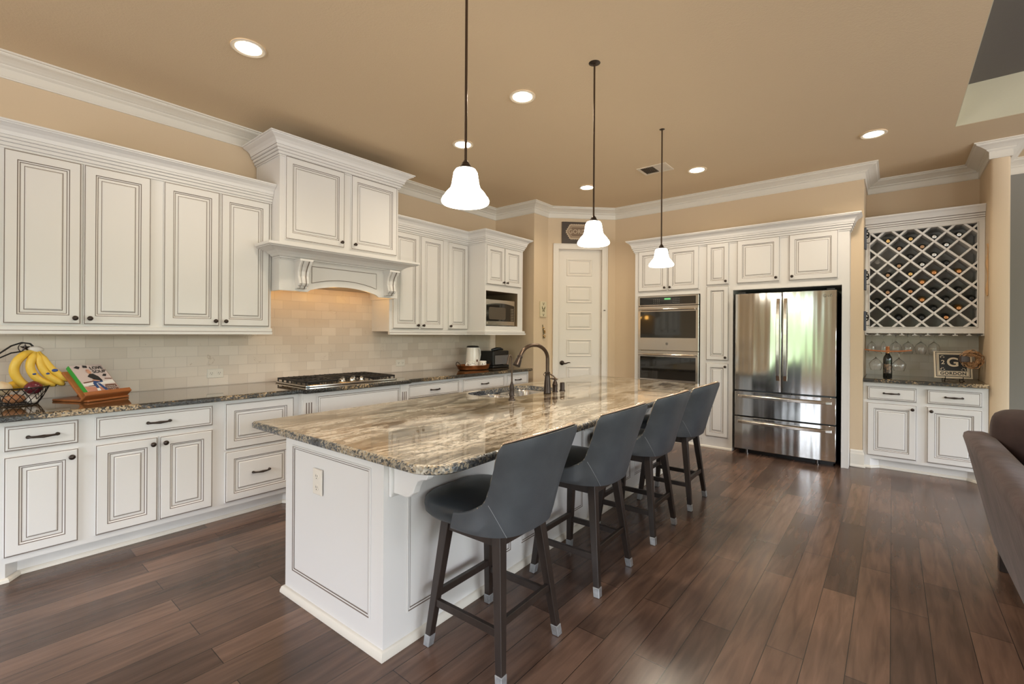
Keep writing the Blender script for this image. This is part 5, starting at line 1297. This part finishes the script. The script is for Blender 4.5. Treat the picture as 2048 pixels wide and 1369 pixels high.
# ------------------------------------------------------------------ ceiling fixtures
def can(x, y, label, watts=CAN_WATTS, first=[None]):
    if first[0] is None:
        t = thing('recessed_light', label, 'ceiling light', (x, y, CEIL_Z), 0, 'recessed ceiling lights')
        b = MB(); b.lathe([(.096, -.0005), (.098, -.006), (.090, -.010), (.074, -.006), (.072, -.003)], n=36); b.obj('trim_ring', CANRIM, t, smooth=True)
        b = MB(); b.lathe([(.073, -.0035), (.04, -.0045), (.001, -.005)], n=36); b.obj('lens', CANLIT, t, smooth=True)
        first[0] = t
    else: t = dup(first[0], (x, y, CEIL_Z), label=label)
    light('can_lamp', 'SPOT', (x, y, CEIL_Z-.03), watts, (1, .86, .68), .07, spot=radians(150), blend=.7)
for x, y, lb in ((-3.10, 1.172, 'recessed ceiling light over the aisle before the hood, largest in view'), (-2.136, 2.702, 'recessed ceiling light between the rods of the first two pendants'),
                 (-3.111, 3.043, 'recessed ceiling light seen beside the rod of the nearest pendant'), (-2.852, 4.873, 'recessed ceiling light in front of the pantry door'),
                 (-1.626, 5.083, 'recessed ceiling light next to the air vent before the ovens'), (-.135, 5.128, 'recessed ceiling light in front of the wine nook')): can(x, y, lb, 26 if x > -1 else CAN_WATTS)
t = thing('air_vent', 'rectangular white ceiling air vent behind the farthest pendant rod', 'vent', (-1.962, 4.770, CEIL_Z))
b = MB(); vx, vy = .158, .122
for q in ((-vx, -vy, vx, -vy+.022), (-vx, vy-.022, vx, vy), (-vx, -vy+.022, -vx+.026, vy-.022), (vx-.026, -vy+.022, vx, vy-.022)): b.box(q[0], q[1], -.010, q[2], q[3], -.0005)
b.obj('frame', CANRIM, t, bev=.002)
b = MB(); b.box(-vx+.02, -vy+.02, -.0012, vx-.02, vy-.02, -.0006); b.obj('duct', DARKGAP, t)
for k in range(15):
    xx = -vx+.034+k*.0178; b = MB(); s_ = 1 if k > 7 else -1
    b.loft([[(xx-.004*s_, -vy+.02, -.009), (xx+.007*s_, -vy+.02, -.0016)], [(xx-.004*s_, vy-.02, -.009), (xx+.007*s_, vy-.02, -.0016)]], closed=False)
    b.loft([[(xx-.004*s_, -vy+.02, -.0098), (xx+.007*s_, -vy+.02, -.0024)], [(xx-.004*s_, vy-.02, -.0098), (xx+.007*s_, vy-.02, -.0024)]], closed=False)
    b.obj('louver', CANRIM, t)
SH = [(.030, .152), (.044, .148), (.052, .135), (.056, .110), (.060, .085), (.066, .066), (.078, .053), (.087, .042), (.092, .033), (.101, .022), (.105, .012), (.103, .004), (.098, .0)]
t = thing('pendant_light', '', 'pendant light', (-1.445, 1.430, 1.940), 0, 'pendants over the island')
top = CEIL_Z-1.940
b = MB(); b.lathe([(.001, top-.022), (.02, top-.022), (.028, top-.016), (.058, top-.013), (.064, top-.009), (.066, top-.0005)], n=28); b.obj('canopy', BRONZE, t, smooth=True)
b = MB(); b.tube([(0, 0, .19), (0, 0, .7), (0, 0, top-.018)], .0060, 10); b.obj('rod', BRONZE_HI, t, smooth=True)
b = MB(); b.lathe([(.007, .190), (.012, .182), (.016, .178), (.018, .171), (.021, .169), (.023, .162), (.027, .160), (.030, .153), (.035, .149), (.030, .146)], n=24); b.obj('socket_cap', BRONZE, t, smooth=True)
b = MB(); b.lathe(SH + [(max(r_-.003, .02), z_+.001) for r_, z_ in reversed(SH[:-1])], n=36); b.obj('lamp_shade', SHADE, t, smooth=True, angle=60)
b = MB(); b.ball((0, 0, .075), .028, .028, .034); b.obj('bulb', CANLIT, t, smooth=True)
t['label'] = 'nearest bell glass pendant over the island, its ceiling canopy out of view'
pend = [(-1.445, 1.430)]
dup(t, (-1.508, 2.663, 1.955), label='middle bell glass pendant, hanging in front of the pantry door')
dup(t, (-1.541, 3.893, 1.960), label='farthest bell glass pendant, hanging in front of the oven cabinet')
for x, y, zz in ((-1.445, 1.430, 1.93), (-1.508, 2.663, 1.945), (-1.541, 3.893, 1.95)): light('pendant_lamp', 'SPOT', (x, y, zz-.01), 13, (1, .88, .70), .05, spot=radians(140), blend=.6)

# ------------------------------------------------------------------ bar stools
def make_stool():
    """front of the seat looks along +y of its own frame"""
    t = thing('bar_stool', '', 'bar stool', (0, 0, 0), 0, 'bar stools along the island')
    # seat cushion
    b = MB(); n = 44
    def sup(a, c, zz, cy=.042, p=3.8):
        l = []
        for k in range(n):
            th = 2*pi*k/n; cx, sy = cos(th), sin(th)
            l.append((a*abs(cx)**(2/p)*(1 if cx > 0 else -1), cy+c*abs(sy)**(2/p)*(1 if sy > 0 else -1), zz))
        return l
    L = [sup(.195, .205, .567), sup(.215, .226, .570), sup(.229, .243, .586), sup(.233, .248, .616), sup(.228, .243, .640), sup(.212, .227, .655), sup(.17, .185, .667), sup(.10, .110, .675), sup(.03, .03, .677)]
    b.loft(L, cap0=True, cap1=True); b.obj('seat', LEATHER_SEAT, t, smooth=True, angle=60)
    # wrap-around back: s = signed arc position, 0 at the middle of the back
    NS, NV = 96, 16
    EX = .68
    def plan(s, v):
        """s -1 .. 1 is the angle from arm tip to arm tip; v 0 bottom .. 1 top; outer point and outward normal"""
        def P(th):
            a = .232+.054*v**1.2-.016*sin(pi*min(1, v*1.2)); bq = .275; yc = .045-.120*v**1.1
            c, q = max(cos(th), 0), abs(sin(th))
            return Vector(((1 if th >= 0 else -1)*a*q**EX, yc-bq*c**EX))
        th = s*pi/2; h = .01
        d = P(min(pi/2, th+h))-P(max(-pi/2, th-h)); nn = Vector((d.y, -d.x)).normalized()
        return P(th), nn
    z0 = .564
    def ztop(s):
        g = abs(s)*90
        if g < 56: return .985-.030*(g/56)**2
        if g < 62: return .955-.035*((g-56)/6)**2
        if g < 67: return .920-.185*(g-62)/5
        if g < 74:
            w = (g-67)/7; return .735-.050*(1-(1-w)**2)
        return .685-.050*((g-74)/16)**.8
    def pt(s, v01, off):
        zt_ = ztop(s); zz = z0+(zt_-z0)*v01
        p, nn = plan(s, min(1, max(0, (zz-z0)/.43))); q = p-nn*off
        return (q.x, q.y, zz)
    S = [-1+2*k/NS for k in range(NS+1)]
    TH = .040
    def loop(s):
        L = []
        for j in range(NV+1):
            v = j/NV; roll = .006*(1 if 0 < j < NV else 0)
            L.append(pt(s, v, -.006*sin(pi*min(1, v*6)/2) if v < .95 else .0))
        for j in range(NV+1):
            v = 1-j/NV; L.append(pt(s, v, TH if 0 < j else TH*.92))
        return L
    loops = [loop(s) for s in S]; b = MB(); b.loft(loops, cap0=True, cap1=True)
    o = b.obj('backrest', [LEATHER], t, smooth=True, angle=55)
    b = MB()
    for k in range(len(S)-1):
        pass
    wl = [pt(s, 1, TH*.5) for s in S if abs(s) < .66]; b.tube([(x, y, zz+.003) for x, y, zz in wl], .013, 8, flat=.25); b.obj('welt', TAN_WELT, t, smooth=True)
    b = MB()
    pts = []; rad = []
    for k in range(0, 97*4):
        s = -1+2*k/(97*4-1); p = pt(s, 1, TH*.5 if abs(s) < .62 else TH*.5-(TH*.5+.001)*min(1, (abs(s)-.62)/.12))
        pts.append((p[0], p[1], p[2]+(.0045 if abs(s) < .62 else .0045-.012*min(1, (abs(s)-.62)/.12)))); rad.append((.0012, .0034, .0044, .0034)[k % 4])
    b.tube(pts, rad, 6)
    b.obj('nailhead_trim', NAIL, t, smooth=True)
    b = MB()                                    # pale seam on each side of the back
    SEAM = mat('pale_seam_thread', (.24, .25, .26), .6)
    for sg in (-1, 1): b = MB(); b.tube([Vector(pt(sg*(.40+.31*j/6), (.566+.132*j/6-z0)/(ztop(.40+.31*j/6)-z0), -.0062)) for j in range(7)], .0011, 5); b.obj('seam', SEAM, t)
    b = MB(); b.box(-.155, -.152, .508, .155, .165, .566); b.obj('seat_frame', STOOL_WOOD, t)
    for sx_ in (-1, 1):
        for sy_ in (-1, 1):
            tx, ty = sx_*.140, .006+sy_*.145; fx_, fy2 = sx_*.205, .0+sy_*.205
            def sq(u, w): cx, cy = fx_+(tx-fx_)*u, fy2+(ty-fy2)*u; zz = .001+.555*u; return [(cx-w, cy-w, zz), (cx+w, cy-w, zz), (cx+w, cy+w, zz), (cx-w, cy+w, zz)]
            b = MB(); b.loft([sq(0.085, .0158), sq(1, .0225)], cap0=True, cap1=True); o = b.obj('leg', STOOL_WOOD, t, bev=.002)
            b = MB(); b.loft([sq(0, .0168), sq(.086, .0178)], cap0=True, cap1=True); b.obj('foot_cap', FERRULE, o, bev=.002)
    for (p, q, zz) in (((-.182, .180), (.182, .180), .225), ((-.182, -.178), (.182, -.178), .225), ((-.183, -.18), (-.183, .182), .190), ((.183, -.18), (.183, .182), .190)):
        b = MB(); w = .0105
        if p[1] == q[1]: b.box(p[0], p[1]-w, zz-.016, q[0], p[1]+w, zz+.016)
        else: b.box(p[0]-w, p[1], zz-.016, p[0]+w, q[1], zz+.016)
        b.obj('stretcher', STOOL_WOOD, t, bev=.002)
    return t
st0 = make_stool()
SL = ['nearest slate leather bar stool at the near corner of the island', 'second slate leather bar stool from the near corner of the island', 'third slate leather bar stool along the island, one before the last', 'farthest slate leather bar stool, closest to the tall pantry cabinet']
for i, (x, y) in enumerate(((-1.374, 1.556), (-1.394, 2.352), (-1.408, 3.119), (-1.420, 3.862))):
    o = st0 if i == 0 else dup(st0, (x, y, 0))
    o.location = (x, y, 0); o.rotation_euler = (0, 0, R90+IR); o['label'] = SL[i]

# ------------------------------------------------------------------ sofa
t = thing('sofa', 'dark brown microfibre sofa seen from behind at the edge of the floor', 'sofa', (.35, 2.95, 0))
b = MB(); Ls = []
prof = [(.135, .115), (.128, .13), (.005, .700), (-.010, .755), (-.006, .780), (.012, .792), (.075, .796), (.115, .785), (.135, .76), (.26, .46), (.28, .115)]
for yy, k in ((-1.05, .97), (-1.045, 1), (-.5, 1), (0, 1), (.5, 1), (1.035, 1), (1.05, .985)):
    Ls.append([(.14+(x-.14)*k, yy, .45+(zz-.45)*k) for x, zz in prof])
b.loft(Ls, cap0=True, cap1=True); b.obj('back', SOFA, t, smooth=True, angle=50, bev=.01, seg=2)
b = MB(); b.box(.29, -1.05, .12, 1.0, 1.05, .40); b.obj('base', SOFA, t, bev=.03, seg=3)
for yy in (-1.05, .85):
    b = MB(); b.loft([[(x, q, zz) for q, zz in ((yy, .40), (yy+.2, .40), (yy+.2, .58), (yy+.16, .63), (yy+.04, .63), (yy, .58))] for x in (.27, 1.0)], cap0=True, cap1=True); b.obj('arm', SOFA, t, bev=.02, seg=2)
for k in range(2):
    b = MB(); b.box(.30, -.84+k*.845, .405, 1.02, -.01+k*.845, .56); b.obj('seat_cushion', SOFA, t, bev=.05, seg=4)
for x in (.17, .90):
    for yy in (-.98, .98):
        b = MB(); b.box(x-.03, yy-.03, .001, x+.03, yy+.03, .118); b.obj('leg', STOOL_WOOD, t)
def pillow(label, loc, rot, m, a=.25, h=.10):
    b = MB(); n = 12; L = []
    idx = {}
    for sgn in (1, -1):
        rows = []
        for i in range(n+1):
            row = []
            for j in range(n+1):
                u, v = 2*i/n-1, 2*j/n-1
                q = (1-u**4)*(1-v**4); k_ = 1-.16*u*u*v*v; row.append((a*u*k_, sgn*h*q**.45 if q > 0 else 0, a*v*k_))
            rows.append(row)
        b.loft(rows, closed=False)
    o = b.obj('throw_pillow', m, smooth=True, angle=80); o.location = loc; o.rotation_euler = rot
    return tag(o, label, 'pillow')
pillow('dark brown throw pillow rising over the sofa back', (.60, 3.78, .80), (0, 0, radians(126)), SOFA_C, .215, .085).scale = (1, 1, .76)
pillow('sage green throw pillow beside the dark brown one on the sofa', (.69, 3.26, .765), (radians(-6), 0, radians(86)), SAGE, .20, .08)
